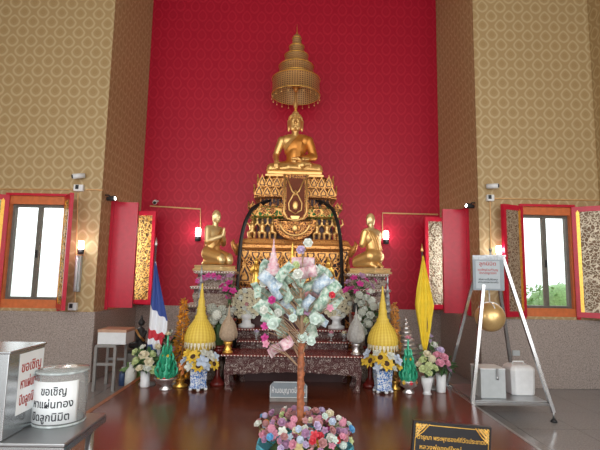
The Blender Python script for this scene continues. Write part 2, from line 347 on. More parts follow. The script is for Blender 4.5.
def blend(name, mb, voxel, mat, parent=None, cut=None, thick=0.0, smooth=6, inflate=0.0):
    "melts overlapping closed shapes into one continuous surface"
    me = mb.mesh(name, mat); o = bpy.data.objects.new('tmp', me); C.objects.link(o)
    r = o.modifiers.new('r', 'REMESH'); r.mode = 'VOXEL'; r.voxel_size = voxel
    q = o.modifiers.new('s', 'SMOOTH'); q.factor = 0.5; q.iterations = smooth
    dg = bpy.context.evaluated_depsgraph_get(); dg.update(); out = bpy.data.meshes.new_from_object(o.evaluated_get(dg))
    bpy.data.objects.remove(o); out.name = name
    bm = bmesh.new(); bm.from_mesh(out)
    if inflate:
        bm.normal_update()
        for v in bm.verts: v.co += v.normal * inflate
    if cut: bmesh.ops.delete(bm, geom=[v for v in bm.verts if not cut(v.co)], context='VERTS')
    bm.to_mesh(out); bm.free()
    for p in out.polygons: p.use_smooth = True
    out.materials.clear(); out.materials.append(M[mat])
    n = bpy.data.objects.new(name, out); C.objects.link(n)
    if parent: n.parent = parent
    if thick: t = n.modifiers.new('t', 'SOLIDIFY'); t.thickness = thick; t.offset = -1
    return n
def text(name, body, size, mat, parent, m=None, bend=None, depth=0.001, width=None):
    cu = bpy.data.curves.new(name, 'FONT'); cu.body = body; cu.size = size; cu.align_x = 'LEFT' if bend else 'CENTER'; cu.align_y = 'CENTER'; cu.extrude = depth / 2; cu.resolution_u = 2; cu.space_line = 1.05; cu.offset = size * 0.012
    o = bpy.data.objects.new('tmp', cu); C.objects.link(o); dg = bpy.context.evaluated_depsgraph_get(); dg.update()
    me = bpy.data.meshes.new_from_object(o.evaluated_get(dg)); bpy.data.objects.remove(o); me.name = name
    if width:
        xs = [v.co.x for v in me.vertices]; k = width / max(1e-6, max(xs) - min(xs))
        for v in me.vertices: v.co.x *= k
    for v in me.vertices: v.co = Vector((v.co.x, -v.co.z, v.co.y))          # stand it up, facing -Y
    if bend:
        for v in me.vertices: v.co = bend(v.co)
    if m is not None: me.transform(m)
    me.materials.clear(); me.materials.append(M[mat]); n = bpy.data.objects.new(name, me); C.objects.link(n); n.parent = parent; return n
def Rz(a): return Matrix.Rotation(a, 4, 'Z')
def Ry(a): return Matrix.Rotation(a, 4, 'Y')
def Rx(a): return Matrix.Rotation(a, 4, 'X')
def T(*a): return Matrix.Translation(Vector(a if len(a) == 3 else a[0]))
# ================================================================ the setting
NX, YW, YB, RX = 2.80, 6.6, 8.35, 4.64            # niche half width, window wall, red wall, room half width
LEDGE, PLAT = 0.97, 0.20
struct('floor', MB().box(-4.8, 4.8, -3.6, 8.6, -0.12, 0), 'floor')
struct('ceiling', MB().box(-4.8, 4.8, -3.6, 8.6, 8.0, 8.2), 'wallpaper')
struct('wall_back', MB().box(-NX - 0.2, NX + 0.2, YB, YB + 0.2, 0, 8.0), 'redpaper')
WW = (1.01, 2.63)                                 # window sill and head
def holed(u0, u1, h0, h1, z0, z1, a, b, axis):
    m = MB()
    for (p, q, r, s_) in ((u0, h0, 0, 8.0), (h1, u1, 0, 8.0), (h0, h1, 0, z0), (h0, h1, z1, 8.0)):
        if axis == 'x': m.box(p, q, a, b, r, s_)
        else: m.box(a, b, p, q, r, s_)
    return m
struct('wall_front_left', holed(-4.8, -NX, -4.13, -3.30, *WW, YW, YW + 0.2, 'x'), 'wallpaper')
struct('wall_front_right', holed(NX, 4.8, 3.44, 4.20, *WW, YW, YW + 0.2, 'x'), 'wallpaper')
struct('wall_left', holed(YW + 0.2, YB, 7.0, 7.95, *WW, -NX - 0.2, -NX, 'y'), 'wallpaper')
struct('wall_right', holed(YW + 0.2, YB, 7.0, 7.95, *WW, NX, NX + 0.2, 'y'), 'wallpaper')
struct('wall_room_left', MB().box(-4.8, -RX, -3.6, YW, 0, 8), 'wallpaper')
struct('wall_room_right', MB().box(RX, 4.8, -3.6, YW, 0, 8), 'wallpaper')
e = 0.035
struct('baseboard_front_left', MB().box(-RX, -NX + e, YW - e, YW - 0.001, 0.001, LEDGE), 'granite', bevel=0.006)
struct('baseboard_front_right', MB().box(NX - e, RX, YW - e, YW - 0.001, 0.001, LEDGE), 'granite', bevel=0.006)
struct('baseboard_left', MB().box(-NX + 0.001, -NX + e, YW, YB - e - 0.001, 0.001, LEDGE), 'granite', bevel=0.006)
struct('baseboard_right', MB().box(NX - e, NX - 0.001, YW, YB - e - 0.001, 0.001, LEDGE), 'granite', bevel=0.006)
struct('baseboard_back', MB().box(-NX + 0.001, NX - 0.001, YB - e, YB - 0.001, 0.001, LEDGE), 'granite', bevel=0.006)
struct('baseboard_room_left', MB().box(-RX + 0.001, -RX + e, -3.6, YW - e - 0.001, 0.001, LEDGE), 'granite')
struct('baseboard_room_right', MB().box(RX - e, RX - 0.001, -3.6, YW - e - 0.001, 0.001, LEDGE), 'granite')
PWL, PWX = 1.87, 1.965
struct('floor_platform', MB().box(-PWL, PWX, -2.5, 8.2, 0.001, PLAT), 'wood_floor')
struct('trim_1', MB().box(-PWL - 0.05, -PWL - 0.001, -2.5, 8.2, 0.001, PLAT + 0.002), 'wood_edge')
struct('trim_2', MB().box(PWX + 0.001, PWX + 0.03, -2.5, 8.2, 0.001, PLAT + 0.002), 'trim')
def shutter(win, hx, side, deg, L, z1, panel, gilt):
    th = math.radians(deg); d = Vector((-side * math.cos(th), -math.sin(th), 0)); n = Vector((-side * math.sin(th), math.cos(th), 0))
    m = Matrix(((d.x, n.x, 0, hx), (d.y, n.y, 0, -0.012), (0, 0, 1, 0), (0, 0, 0, 1)))
    fr = MB().box(0, L, -0.02, 0.012, 0.0, z1); f = 0.055
    for (a, b, c, q) in ((0, f, 0, z1), (L - f, L, 0, z1), (f, L - f, 0, f * 1.4), (f, L - f, z1 - f * 1.4, z1)): fr.box(a, b, 0.012, 0.03, c, q)
    s_ = struct('shutter', fr.xf(m), 'red', win)
    p = MB().box(f + 0.045, L - f, 0.013, 0.022, f * 1.4, z1 - f * 1.4)
    for k in range(5):                                                      # raised flame medallions of the carving
        zc = f * 1.4 + (z1 - 2.8 * f) * (k + 0.5) / 5; xc = (f + 0.045 + L - f) / 2; h = (z1 - 2.8 * f) / 11; wd = (L - 2 * f - 0.045) / 2.6
        p.prism([(xc, zc - h), (xc + wd * 0.7, zc - h * 0.5), (xc + wd, zc), (xc + wd * 0.45, zc + h * 0.5), (xc, zc + h), (xc - wd * 0.45, zc + h * 0.5), (xc - wd, zc), (xc - wd * 0.7, zc - h * 0.5)], 0.014, T(0, 0.026, 0))
    p.xf(m).obj('carved_panel', panel, s_)
    g = MB().box(f, f + 0.043, 0.013, 0.026, f * 1.4, z1 - f * 1.4)
    k = 0
    while f * 1.4 + 0.05 + k * 0.1 < z1 - f * 1.6:
        zc = f * 1.4 + 0.05 + k * 0.1; g.prism([(f + 0.002, zc), (f + 0.021, zc - 0.045), (f + 0.041, zc), (f + 0.021, zc + 0.045)], 0.008, T(0, 0.03, 0)); k += 1
    g.xf(m).obj('gilt_border', gilt, s_)
    return s_
def window(name, loc, rz, w, angs, panels, L):
    t = bpy.data.objects.new(name, None); C.objects.link(t); t.location = loc; t.rotation_euler = (0, 0, rz); t['kind'] = 'structure'
    h = WW[1] - WW[0]; W = w / 2
    sur = MB(); b = 0.035
    for (x0, x1, z0, z1) in ((-W - b, -W, -0.03, h + b), (W, W + b, -0.03, h + b), (-W, W, h, h + b)): sur.box(x0, x1, -0.045, -0.001, z0, z1)
    sur.obj('surround', 'red', t)
    rv = MB().box(-W, -W + 0.025, 0.0, 0.08, 0.12, h - 0.12).box(W - 0.025, W, 0.0, 0.08, 0.12, h - 0.12).box(-W, W, 0.0, 0.10, 0.0, 0.12).box(-W, W, 0.0, 0.10, h - 0.12, h)
    rv.obj('painted_reveal', 'orange', t)
    z0, z1 = 0.12, h - 0.12; f = 0.035; fr = MB()
    fr.box(-W + 0.025, -W + 0.025 + f, 0.06, 0.13, z0, z1).box(W - 0.025 - f, W - 0.025, 0.06, 0.13, z0, z1).box(-W + 0.06, W - 0.06, 0.06, 0.13, z0, z0 + f).box(-W + 0.06, W - 0.06, 0.06, 0.13, z1 - f, z1)
    fr.box(-0.028, 0.028, 0.07, 0.13, z0 + f, z1 - f)
    fo = fr.obj('window_frame', 'alu', t)
    MB().box(-0.012, 0.012, 0.05, 0.07, (z0 + z1) / 2 - 0.09, (z0 + z1) / 2 + 0.02).obj('latch', 'blackmatt', fo)
    MB().box(-W + 0.06, -0.028, 0.098, 0.104, z0 + f, z1 - f).obj('pane', 'glass', t)
    MB().box(0.028, W - 0.06, 0.088, 0.094, z0 + f, z1 - f).obj('pane', 'glass', t)
    shutter(t, -W + 0.0, -1, angs[0], L, h, panels[0], 'gold_bright'); shutter(t, W - 0.0, 1, angs[1], L, h, panels[1], 'gold_bright')
    return t
window('window_1', (-3.715, YW, WW[0]), 0, 0.83, (140, 126), ('panel_silver', 'panel'), 0.42)
window('window_2', (3.82, YW, WW[0]), 0, 0.76, (155, 145), ('panel_silver', 'panel_silver'), 0.42)
window('window_3', (-NX, 7.475, WW[0]), PI / 2, 0.95, (90, 88), ('panel', 'panel'), 0.40)
window('window_4', (NX, 7.475, WW[0]), -PI / 2, 0.95, (88, 90), ('panel_silver', 'panel_silver'), 0.40)
# the green seen outside the right window
g = MB(); random.seed(3)
for i in range(26): g.ball((5.2 + random.random() * 1.5, 9.2 + random.random() * 1.2, 0.55 + random.random() * 0.55), 0.28 + random.random() * 0.2, 7, 5)
for i in range(900):
    a = Vector((5.1 + random.random() * 1.8, 9.0 + random.random() * 1.2, 0.5 + random.random() * 0.95)); q = Vector((random.uniform(-1, 1), random.uniform(-1, 1), random.uniform(-1, 1))) * 0.07; r_ = Vector((random.uniform(-1, 1), random.uniform(-1, 1), random.uniform(-1, 1))) * 0.04
    g.add([a, a + q, a + q + r_, a + r_], [(0, 1, 2, 3)])
tag(g.obj('hedge', 'paleleaf'), 'pale green leafy hedge outside the right-hand window', 'hedge')
struct('ground_outside', MB().box(-14, 14, 8.65, 22, -0.3, -0.12), 'granite')
# ================================================================ helpers for furniture
def loft(m, secs):
    for a, b in zip(secs, secs[1:]):
        z0, hx0, hy0 = a; z1, hx1, hy1 = b
        m.add([(-hx0, -hy0, z0), (hx0, -hy0, z0), (hx0, hy0, z0), (-hx0, hy0, z0), (-hx1, -hy1, z1), (hx1, -hy1, z1), (hx1, hy1, z1), (-hx1, hy1, z1)],
              [(3, 2, 1, 0), (4, 5, 6, 7), (0, 1, 5, 4), (1, 2, 6, 5), (2, 3, 7, 6), (3, 0, 4, 7)])
    return m
def redent(hw, hd, n=3, s_=0.035):
    q = []
    for k in range(n): q += [(hw - s_ * k, hd - s_ * (n - k)), (hw - s_ * (k + 1), hd - s_ * (n - k))]
    q.append((hw - s_ * n, hd)); q = [(hw, hd - s_ * n)] + q[1:]
    out = list(q); out += [(-x, y) for x, y in reversed(q)]; out += [(-x, -y) for x, y in q]; out += [(x, -y) for x, y in reversed(q)]
    return out
def rloft(m, secs, n=3, s_=0.035):
    rings = [[(x, y, z) for x, y in redent(hw, hd, n, s_)] for z, hw, hd in secs]; k = len(rings[0]); vs = [v for r in rings for v in r]; fs = []
    for i in range(len(rings) - 1):
        for j in range(k): fs.append((i * k + j, i * k + (j + 1) % k, (i + 1) * k + (j + 1) % k, (i + 1) * k + j))
    fs.append(tuple(reversed(range(k)))); fs.append(tuple(range((len(rings) - 1) * k, len(rings) * k)))
    return m.add(vs, fs)
PET = [(-0.5, 0), (-0.52, 0.25), (-0.34, 0.55), (-0.12, 0.78), (0, 1), (0.12, 0.78), (0.34, 0.55), (0.52, 0.25), (0.5, 0)]
def petals(m, hw, hd, z, h, w, lean=0.25, th=0.02, flip=False):
    "rows of pointed leaves round a rectangle, leaning outward"
    for (cx, cy, half, ang) in ((0, -hd, hw, 0), (hw, 0, hd, PI / 2), (0, hd, hw, PI), (-hw, 0, hd, -PI / 2)):
        n = max(1, int(round(2 * half / w))); st = 2 * half / n
        for k in range(n):
            u = -half + st * (k + 0.5); big = 1.25 if k in (0, n - 1) else 1.0
            P_ = [(x * st * 0.98, (1 - zz if flip else zz) * h * big) for x, zz in PET]
            m.prism(P_, th, T(cx, cy, z) @ Rz(ang) @ T(u, 0, 0) @ Rx(lean if not flip else -lean))
            m.prism([(x * 0.5, y * 0.6 + h * 0.08) for x, y in P_], th * 1.8, T(cx, cy, z) @ Rz(ang) @ T(u, 0, 0) @ Rx(lean if not flip else -lean))
    return m
def petal_set(parent, hw, hd, z, h, w, lean=0.1, flip=False):
    g_ = MB(); d_ = MB()
    for (cx, cy, half, ang) in ((0, -hd, hw, 0), (hw, 0, hd, PI / 2), (0, hd, hw, PI), (-hw, 0, hd, -PI / 2)):
        n = max(1, int(round(2 * half / w))); st = 2 * half / n
        for k in range(n):
            u = -half + st * (k + 0.5); big = 1.15 if k in (0, n - 1) else 1.0; m_ = T(cx, cy, z) @ Rz(ang) @ T(u, 0, 0) @ Rx(lean if not flip else -lean)
            for mb_, sc_, th_, off in ((g_, 1.0, 0.02, 0), (d_, 0.72, 0.032, 0.07), (g_, 0.46, 0.044, 0.13)):
                P_ = [(x * st * 0.98 * sc_, ((1 - zz if flip else zz) * sc_ + (off if not flip else 1 - sc_ - off)) * h * big) for x, zz in PET]
                mb_.prism(P_, th_, m_)
    o = g_.obj('lotus_leaf_row', 'carvedgold', parent); d_.obj('leaf_inlay', 'darkred', o); return o
def inlaid_table(label, x0, x1, y0, y1, z0, z1, top=0.035, apron=0.12, group=None, legw=0.05, closed=False, amat='inlay', waist=True, cat='table', tmat='maroon'):
    cx, cy = (x0 + x1) / 2, (y0 + y1) / 2; hx, hy = (x1 - x0) / 2, (y1 - y0) / 2; H = z1 - z0
    t = thing('inlaid_table', label, cat, (cx, cy, z0), group=group)
    m = loft(MB(), [(H - top, hx - 0.02, hy - 0.02), (H - top * 0.7, hx, hy), (H - 0.004, hx, hy), (H, hx - 0.004, hy - 0.004)])
    m.obj('tabletop', tmat, t)
    d = MB().box(-hx - 0.004, hx + 0.004, -hy - 0.004, hy + 0.004, H - top * 0.62, H - top * 0.22)
    d.obj('pearl_edging', 'dots', t)
    hw, hd = hx - 0.035, hy - 0.035; za = H - top - apron
    a = MB(); b1 = H - top; b0 = b1 - apron * 0.45
    a.box(-hw + 0.01, hw - 0.01, -hd + 0.01, hd - 0.01, b0, b1)
    a.obj('frieze', 'inlay' if waist else amat, t)
    c = MB(); k = max(5, int(hw / 0.07) | 1)                                # scalloped lower apron
    def scal(half):
        pts = [(-half, b0)]; N_ = 6 * k
        for i in range(N_ + 1):
            u = i / N_; env = 0.35 + 0.65 * abs(2 * u - 1) ** 1.5
            pts.append((-half + 2 * half * u, b0 - apron * 0.55 * (0.45 + 0.55 * env) - 0.012 * abs(math.sin(u * PI * k))))
        pts.append((half, b0)); return list(reversed(pts))
    c.prism(scal(hw), 0.022, T(0, -hd + 0.011, 0)); c.prism(scal(hw), 0.022, T(0, hd - 0.011, 0))
    for sx in (-1, 1): c.prism(scal(hd - 0.02), 0.022, T(sx * (hw - 0.011), 0, 0) @ Rz(PI / 2))
    c.obj('carved_apron', amat, t)
    if closed: MB().box(-hw + 0.03, hw - 0.03, -hd + 0.03, hd - 0.03, 0.0, b0).obj('closed_body', amat if tmat == 'creamslab' else 'darkred', t)  # centre tables: dark body colour stands in for the shaded void beneath
    L = b0
    for sx in (-1, 1):
        for sy in (-1, 1):
            l = loft(MB(), [(0.0, legw * 0.55, legw * 0.55), (L * 0.08, legw * 0.62, legw * 0.62), (L * 0.16, legw * 0.42, legw * 0.42), (L * 0.45, legw * 0.40, legw * 0.40), (L * 0.8, legw * 0.62, legw * 0.62), (L, legw * 0.66, legw * 0.66)])
            for v in l.v: q = v.z / L; v.x += sx * 0.018 * (math.sin(q * PI * 1.0) * 1.2 - 1 + q * 0.6); v.y += sy * 0.010 * math.sin(q * PI)
            l.xf(T(sx * (hw - legw * 0.6), sy * (hd - legw * 0.6), 0)).obj('leg', amat, t)
    return t
# ================================================================ gilt main altar
AC = Vector((PX(294, 250, 7.45), 7.45, PLAT))
altar = thing('gilt_altar', 'tall carved and gilded stepped altar below the seated golden Buddha', 'altar', AC)
def AZ(y, Yf=6.85): return PZ(294, y, Yf) - PLAT
zl = AZ(247, 6.80)
b = rloft(MB(), [(0, 1.0, 0.78), (0.12, 1.0, 0.78), (0.16, 0.94, 0.72), (0.30, 0.94, 0.72), (0.36, 0.86, 0.66), (zl - 0.80, 0.84, 0.64), (zl - 0.72, 0.9, 0.70), (zl - 0.62, 0.9, 0.70), (zl - 0.56, 0.83, 0.63), (zl - 0.10, 0.80, 0.60), (zl - 0.06, 0.84, 0.64)])
b.obj('lower_body', 'carved_dark', altar)
b = MB(); petal_set(altar, 0.83, 0.63, zl - 0.54, 0.26, 0.19, 0.05); petal_set(altar, 0.83, 0.63, zl - 0.28, 0.21, 0.17, 0.04, flip=True); petal_set(altar, 0.9, 0.7, 0.34, 0.25, 0.2, 0.1)
for k in range(9):
    u = -0.76 + 0.19 * k; b.cap((u, -0.635, zl - 0.56), 0.016, (u, -0.635, zl - 0.10), 0.010, 8); b.ball((u, -0.64, zl - 0.42), 0.028, 8, 6); b.ball((u, -0.64, zl - 0.2), 0.022, 8, 6)
for k in range(8):                                                          # little bowed arches between the pilasters
    u = -0.665 + 0.19 * k; b.tube([(u + 0.08 * math.cos(q), -0.632, zl - 0.26 + 0.11 * math.sin(q)) for q in [PI * i / 8 for i in range(9)]], 0.010, 6)
b.obj('pilasters', 'carvedgold', altar)
zr = AZ(240, 6.80)
b = rloft(MB(), [(zl - 0.06, 0.84, 0.64), (zl - 0.02, 0.90, 0.69), (zl + 0.02, 0.90, 0.69), (zl + 0.05, 0.86, 0.66), (zr, 0.83, 0.64), (zr + 0.02, 0.80, 0.60)])
for sx in (-1, 1):
    for sy in (-1, 1):                                                      # upturned corner finials on the ledge
        b.tube([(sx * 0.84, sy * 0.63, zl - 0.12), (sx * 0.90, sy * 0.67, zl - 0.02), (sx * 0.93, sy * 0.69, zl + 0.05), (sx * 0.91, sy * 0.68, zl + 0.10)], [0.045, 0.045, 0.03, 0.004], 8)
b.obj('ledge', 'carved_orange', altar)
z2 = AZ(218, 6.93)
rloft(MB(), [(zr, 0.60, 0.46), (z2, 0.60, 0.46)]).obj('mirror_recess', 'darkred', altar)
gf = MB()                                                                   # small supporting figure
gf.cap((-0.035, 0, 0.0), 0.018, (-0.045, -0.02, 0.10), 0.026); gf.cap((0.035, 0, 0.0), 0.018, (0.045, -0.02, 0.10), 0.026); gf.cap((-0.045, -0.02, 0.10), 0.026, (0, 0, 0.13), 0.03); gf.cap((0.045, -0.02, 0.10), 0.026, (0, 0, 0.13), 0.03)
gf.cap((0, 0, 0.12), 0.035, (0, 0, 0.20), 0.045); gf.ball((0, 0, 0.255), (0.028, 0.028, 0.034)); gf.cap((0, 0, 0.28), 0.02, (0, 0, 0.325), 0.004)
gf.cap((-0.04, 0, 0.21), 0.018, (-0.085, -0.01, 0.25), 0.014); gf.cap((-0.085, -0.01, 0.25), 0.014, (-0.07, 0, 0.32), 0.012); gf.cap((0.04, 0, 0.21), 0.018, (0.085, -0.01, 0.25), 0.014); gf.cap((0.085, -0.01, 0.25), 0.014, (0.07, 0, 0.32), 0.012)
f0 = blend('guardian_figure', gf, 0.009, 'gold', altar, smooth=2); first = True
for (x, y, rz) in [(-0.66, -0.52, 0), (-0.50, -0.52, 0), (-0.34, -0.52, 0), (0.34, -0.52, 0), (0.50, -0.52, 0), (0.66, -0.52, 0), (-0.68, -0.25, -PI / 2), (-0.68, 0.05, -PI / 2), (0.68, -0.25, PI / 2), (0.68, 0.05, PI / 2)]:
    o = f0 if first else f0.copy()
    if not first: C.objects.link(o)
    first = False; o.location = (x, y, zr + 0.005); o.rotation_euler = (0, 0, rz); k = (z2 - zr) / 0.335; o.scale = (1.05, 1.05, k)
z3 = AZ(207, 6.93)
rloft(MB(), [(z2 - 0.01, 0.64, 0.50), (z2 + 0.015, 0.72, 0.56), (z2 + 0.03, 0.68, 0.52), (z3 - 0.03, 0.70, 0.54), (z3 - 0.015, 0.75, 0.58), (z3, 0.72, 0.56)]).obj('green_glass_tier', 'carved_green', altar)
b = MB(); petals(b, 0.71, 0.55, z3 - 0.03, 0.09, 0.11, 0.2)
for k in range(10):
    u = -0.63 + 0.14 * k
    if abs(u) > 0.25: b.prism([(u - 0.06, z2 + 0.10), (u, z2 + 0.03), (u + 0.06, z2 + 0.10), (u, z2 + 0.17)], 0.03, T(0, -0.54, 0))
b.obj('lozenge_border', 'carved', altar)
z4 = AZ(199, 7.0)
rloft(MB(), [(z3, 0.56, 0.43), (z4, 0.56, 0.43)]).obj('small_recess', 'darkred', altar)
b = MB()
for k in range(19):
    u = -0.54 + 0.06 * k; b.cap((u, -0.445, z3), 0.014, (u, -0.445, z4), 0.010, 6)
b.obj('baluster_row', 'carved', altar)
z5 = AZ(187, 7.0); z6 = AZ(176, 7.0)
b = rloft(MB(), [(z4, 0.58, 0.44), (z4 + 0.02, 0.66, 0.50), (z4 + 0.045, 0.66, 0.50), (z4 + 0.05, 0.61, 0.46), (z5 - 0.03, 0.60, 0.455), (z5 - 0.02, 0.62, 0.475), (z5, 0.62, 0.475), (z5 + 0.01, 0.55, 0.42), (z6 - 0.03, 0.54, 0.41), (z6 - 0.02, 0.58, 0.44), (z6, 0.54, 0.41)])
b.obj('lotus_crown_tier', 'carved', altar)
petal_set(altar, 0.63, 0.48, z4 + 0.045, (z5 - z4) - 0.03, 0.125, 0.14); petal_set(altar, 0.585, 0.45, z5 + 0.0, (z6 - z5) * 1.0, 0.117, 0.10)
# hanging cloth-shaped panel down the middle
def tongue(w, zt, zb):
    n = 10; return [(-w, zt)] + [(-w * math.cos(PI * i / n), zb + w * 0.75 - w * 0.75 * math.sin(PI * i / n)) for i in range(n + 1)] + [(w, zt)]
zt = AZ(176, 6.72); zb = AZ(223, 6.72); ya = -0.80
MB().prism(tongue(0.195, zt, zb), 0.05, T(0, ya + 0.005, 0)).box(-0.185, 0.185, ya + 0.02, -0.38, z5 + 0.02, zt - 0.005).obj('centre_panel', 'carved', altar)
pn = MB().prism(tongue(0.135, zt - 0.06, zb + 0.05), 0.02, T(0, ya - 0.03, 0)).obj('panel_field', 'brownfield', altar)
b = MB()
for s_ in (-1, 1):
    b.tube([(s_ * 0.13, ya - 0.045, zt - 0.06), (s_ * 0.05, ya - 0.045, zt - 0.26), (0, ya - 0.045, zt - 0.30), (-s_ * 0.02, ya - 0.045, zt - 0.32)], 0.012, 6)
    b.tube([(s_ * 0.0, ya - 0.045, zb + 0.12), (s_ * 0.09, ya - 0.045, zb + 0.18), (s_ * 0.10, ya - 0.045, zb + 0.28), (s_ * 0.04, ya - 0.045, zb + 0.40), (0, ya - 0.045, zb + 0.48)], 0.011, 6)
    b.tube([(s_ * 0.165, ya - 0.03, zt), (s_ * 0.165, ya - 0.03, zb + 0.15), (s_ * 0.12, ya - 0.03, zb + 0.055), (0, ya - 0.03, zb + 0.015)], 0.014, 6)
b.ball((0, ya - 0.045, zb + 0.25), (0.045, 0.015, 0.07)); b.prism([(-0.07, zb + 0.09), (0.07, zb + 0.09), (0.045, zb + 0.04), (-0.045, zb + 0.04)], 0.03, T(0, ya - 0.045, 0))
b.obj('panel_scrolls', 'gold', altar)
zb2 = AZ(240, 6.70); zt2 = AZ(220, 6.70)
b = MB()
for (w_, m_, d_) in ((0.31, 0.0, 0.30), (0.25, 0.03, 0.34)):
    b.prism([(-w_, zt2 - m_)] + [(-w_ * math.cos(PI * i / 12), zb2 + m_ + (zt2 - zb2 - 0.04) * (1 - math.sin(PI * i / 12))) for i in range(13)] + [(w_, zt2 - m_)], d_, T(0, -0.66, 0))
b.obj('hanging_bulge', 'carved', altar)
b = MB().tube([(0.215 * math.cos(q), -0.84, zt2 - 0.05 - 0.19 * math.sin(q)) for q in [PI * i / 12 for i in range(13)]], 0.018, 8); b.ball((0, -0.84, zt2 - 0.13), (0.05, 0.02, 0.06))
b.obj('bulge_moulding', 'gold', altar)
# black arch in front of the altar
pts = [P(x, y, 6.71) for x, y in ((235, 318), (236.5, 300), (238, 275), (240.5, 240), (246, 218), (257, 204), (294, 200), (330, 204), (337, 218), (341, 240), (342, 275), (343, 300), (344, 318))]
pts[0].z = PLAT; pts[-1].z = PLAT
for i_, y_ in ((5, 6.88), (6, 7.35), (7, 6.88)): pts[i_] = P(*((257, 203), (294, 196), (329, 203))[i_ - 5], y_)
def smoothp(pts, k=2):
    for _ in range(k):
        q = [pts[0]]
        for a, c in zip(pts, pts[1:]): q += [a * 0.75 + c * 0.25, a * 0.25 + c * 0.75]
        pts = q + [pts[-1]]
    return pts
tag(MB().tube(smoothp(pts), 0.030, 6, smooth=False).obj('black_arch', 'black'), 'black metal arch curving over the front of the gilded altar', 'arch')
# ================================================================ Buddha
BZ = AZ(176, 7.0) + PLAT
bud = thing('buddha_statue', 'large golden Buddha seated cross-legged on top of the tall altar', 'statue', (PX(294.5, 172, 7.42), 7.40, BZ + 0.001))
loft(MB(), [(0, 0.47, 0.36), (0.03, 0.47, 0.36), (0.05, 0.44, 0.33), (0.085, 0.44, 0.33), (0.10, 0.46, 0.345), (0.115, 0.45, 0.34)]).obj('seat_slab', 'gold', bud, 0.006)
kb = 1.20; h0 = 0.115
def bprims():
    m = MB()
    for s_ in (-1, 1):
        m.cap((s_ * 0.12, 0.05, 0.10), 0.10, (s_ * 0.38, -0.06, 0.075), 0.075, 14)            # thighs
    m.cap((0.38, -0.06, 0.07), 0.07, (-0.10, -0.24, 0.06), 0.05, 14); m.cap((-0.38, -0.06, 0.07), 0.07, (0.12, -0.20, 0.10), 0.05, 14)  # shins
    m.cap((0.12, -0.20, 0.115), 0.045, (0.24, -0.17, 0.125), 0.03, 12); m.cap((-0.10, -0.24, 0.05), 0.045, (-0.22, -0.24, 0.04), 0.032, 12)  # feet
    m.ball((0, 0.03, 0.12), (0.20, 0.15, 0.12), 20, 14)
    m.cap((0, 0.02, 0.16), 0.135, (0, 0.0, 0.30), 0.125, 20)
    m.ball((0, 0.0, 0.40), (0.19, 0.115, 0.16), 22, 16); m.cap((-0.15, 0.0, 0.49), 0.085, (0.15, 0.0, 0.49), 0.085, 14)
    m.cap((-0.10, 0, 0.53), 0.06, (0.10, 0, 0.53), 0.06, 12)
    m.cap((0, 0, 0.52), 0.065, (0, -0.01, 0.64), 0.055, 14)
    m.ball((0, -0.02, 0.742), (0.112, 0.112, 0.135), 24, 18); m.ball((0, -0.045, 0.68), (0.072, 0.078, 0.062), 16, 12)
    m.cap((0, -0.130, 0.755), 0.012, (0, -0.148, 0.715), 0.020, 10)                            # nose
    for s_ in (-1, 1):
        m.cap((s_ * 0.022, -0.130, 0.778), 0.008, (s_ * 0.08, -0.100, 0.780), 0.006, 8)        # brow
        m.ball((s_ * 0.045, -0.116, 0.752), (0.024, 0.012, 0.012)); m.cap((s_ * 0.118, 0.0, 0.78), 0.020, (s_ * 0.110, -0.005, 0.64), 0.018, 10)
    m.ball((0, -0.120, 0.676), (0.030, 0.014, 0.009)); m.ball((0, -0.117, 0.662), (0.024, 0.014, 0.009))
    # right arm (left in the picture): down to the knee, hand over the shin
    m.cap((-0.225, 0.0, 0.485), 0.068, (-0.315, 0.02, 0.27), 0.052, 14); m.cap((-0.315, 0.02, 0.27), 0.052, (-0.30, -0.14, 0.165), 0.036, 14)
    m.ball((-0.295, -0.175, 0.145), (0.038, 0.04, 0.026), 14, 10)
    for k in range(4):
        x = -0.325 + k * 0.02; L = (0.05, 0.062, 0.066, 0.056)[k]; m.cap((x, -0.20, 0.14), 0.0105, (x, -0.222, 0.105), 0.0095, 8); m.cap((x, -0.222, 0.105), 0.0095, (x, -0.226, 0.105 - L), 0.008, 8)
    m.cap((-0.262, -0.18, 0.145), 0.011, (-0.235, -0.215, 0.125), 0.009, 8)
    # left arm: forearm across, hand open in the lap
    m.cap((0.225, 0.0, 0.485), 0.068, (0.31, 0.0, 0.27), 0.055, 14); m.cap((0.31, 0.0, 0.27), 0.052, (0.13, -0.15, 0.195), 0.036, 14)
    m.ball((0.07, -0.175, 0.18), (0.05, 0.045, 0.02), 14, 10)
    for k in range(4):
        y = -0.205 + k * 0.02; m.cap((0.035, y, 0.182), 0.0105, (-0.005 - 0.01 * (k in (1, 2)), y, 0.188), 0.0095, 8); m.cap((-0.01, y, 0.188), 0.0095, (-0.035 - 0.012 * (k in (1, 2)), y, 0.182), 0.008, 8)
    m.cap((0.08, -0.20, 0.195), 0.011, (0.035, -0.225, 0.205), 0.009, 8)
    return m
bd = blend('body', bprims(), 0.0085, 'gold', bud, smooth=3); bd.location = (0, 0, h0 - 0.01); bd.scale = (1.03, 1.06, kb)
hm = MB(); hm.ball((0, 0.008, 0.805), (0.114, 0.112, 0.088), 20, 12); hm.ball((0, 0.0, 0.865), (0.052, 0.055, 0.05), 16, 10)
random.seed(5)
for ring in range(7):
    n = max(6, int(28 * math.cos(ring * 0.20)))
    for k in range(n):
        q = 2 * PI * (k + ring * 0.5) / n; rr = 0.113 * math.cos(ring * 0.21); z = 0.79 + 0.095 * math.sin(ring * 0.21)
        if ring == 0 and math.sin(q) < -0.55: continue
        hm.ball((rr * math.cos(q), rr * math.sin(q) * 1.03, z), 0.0125, 6, 5)
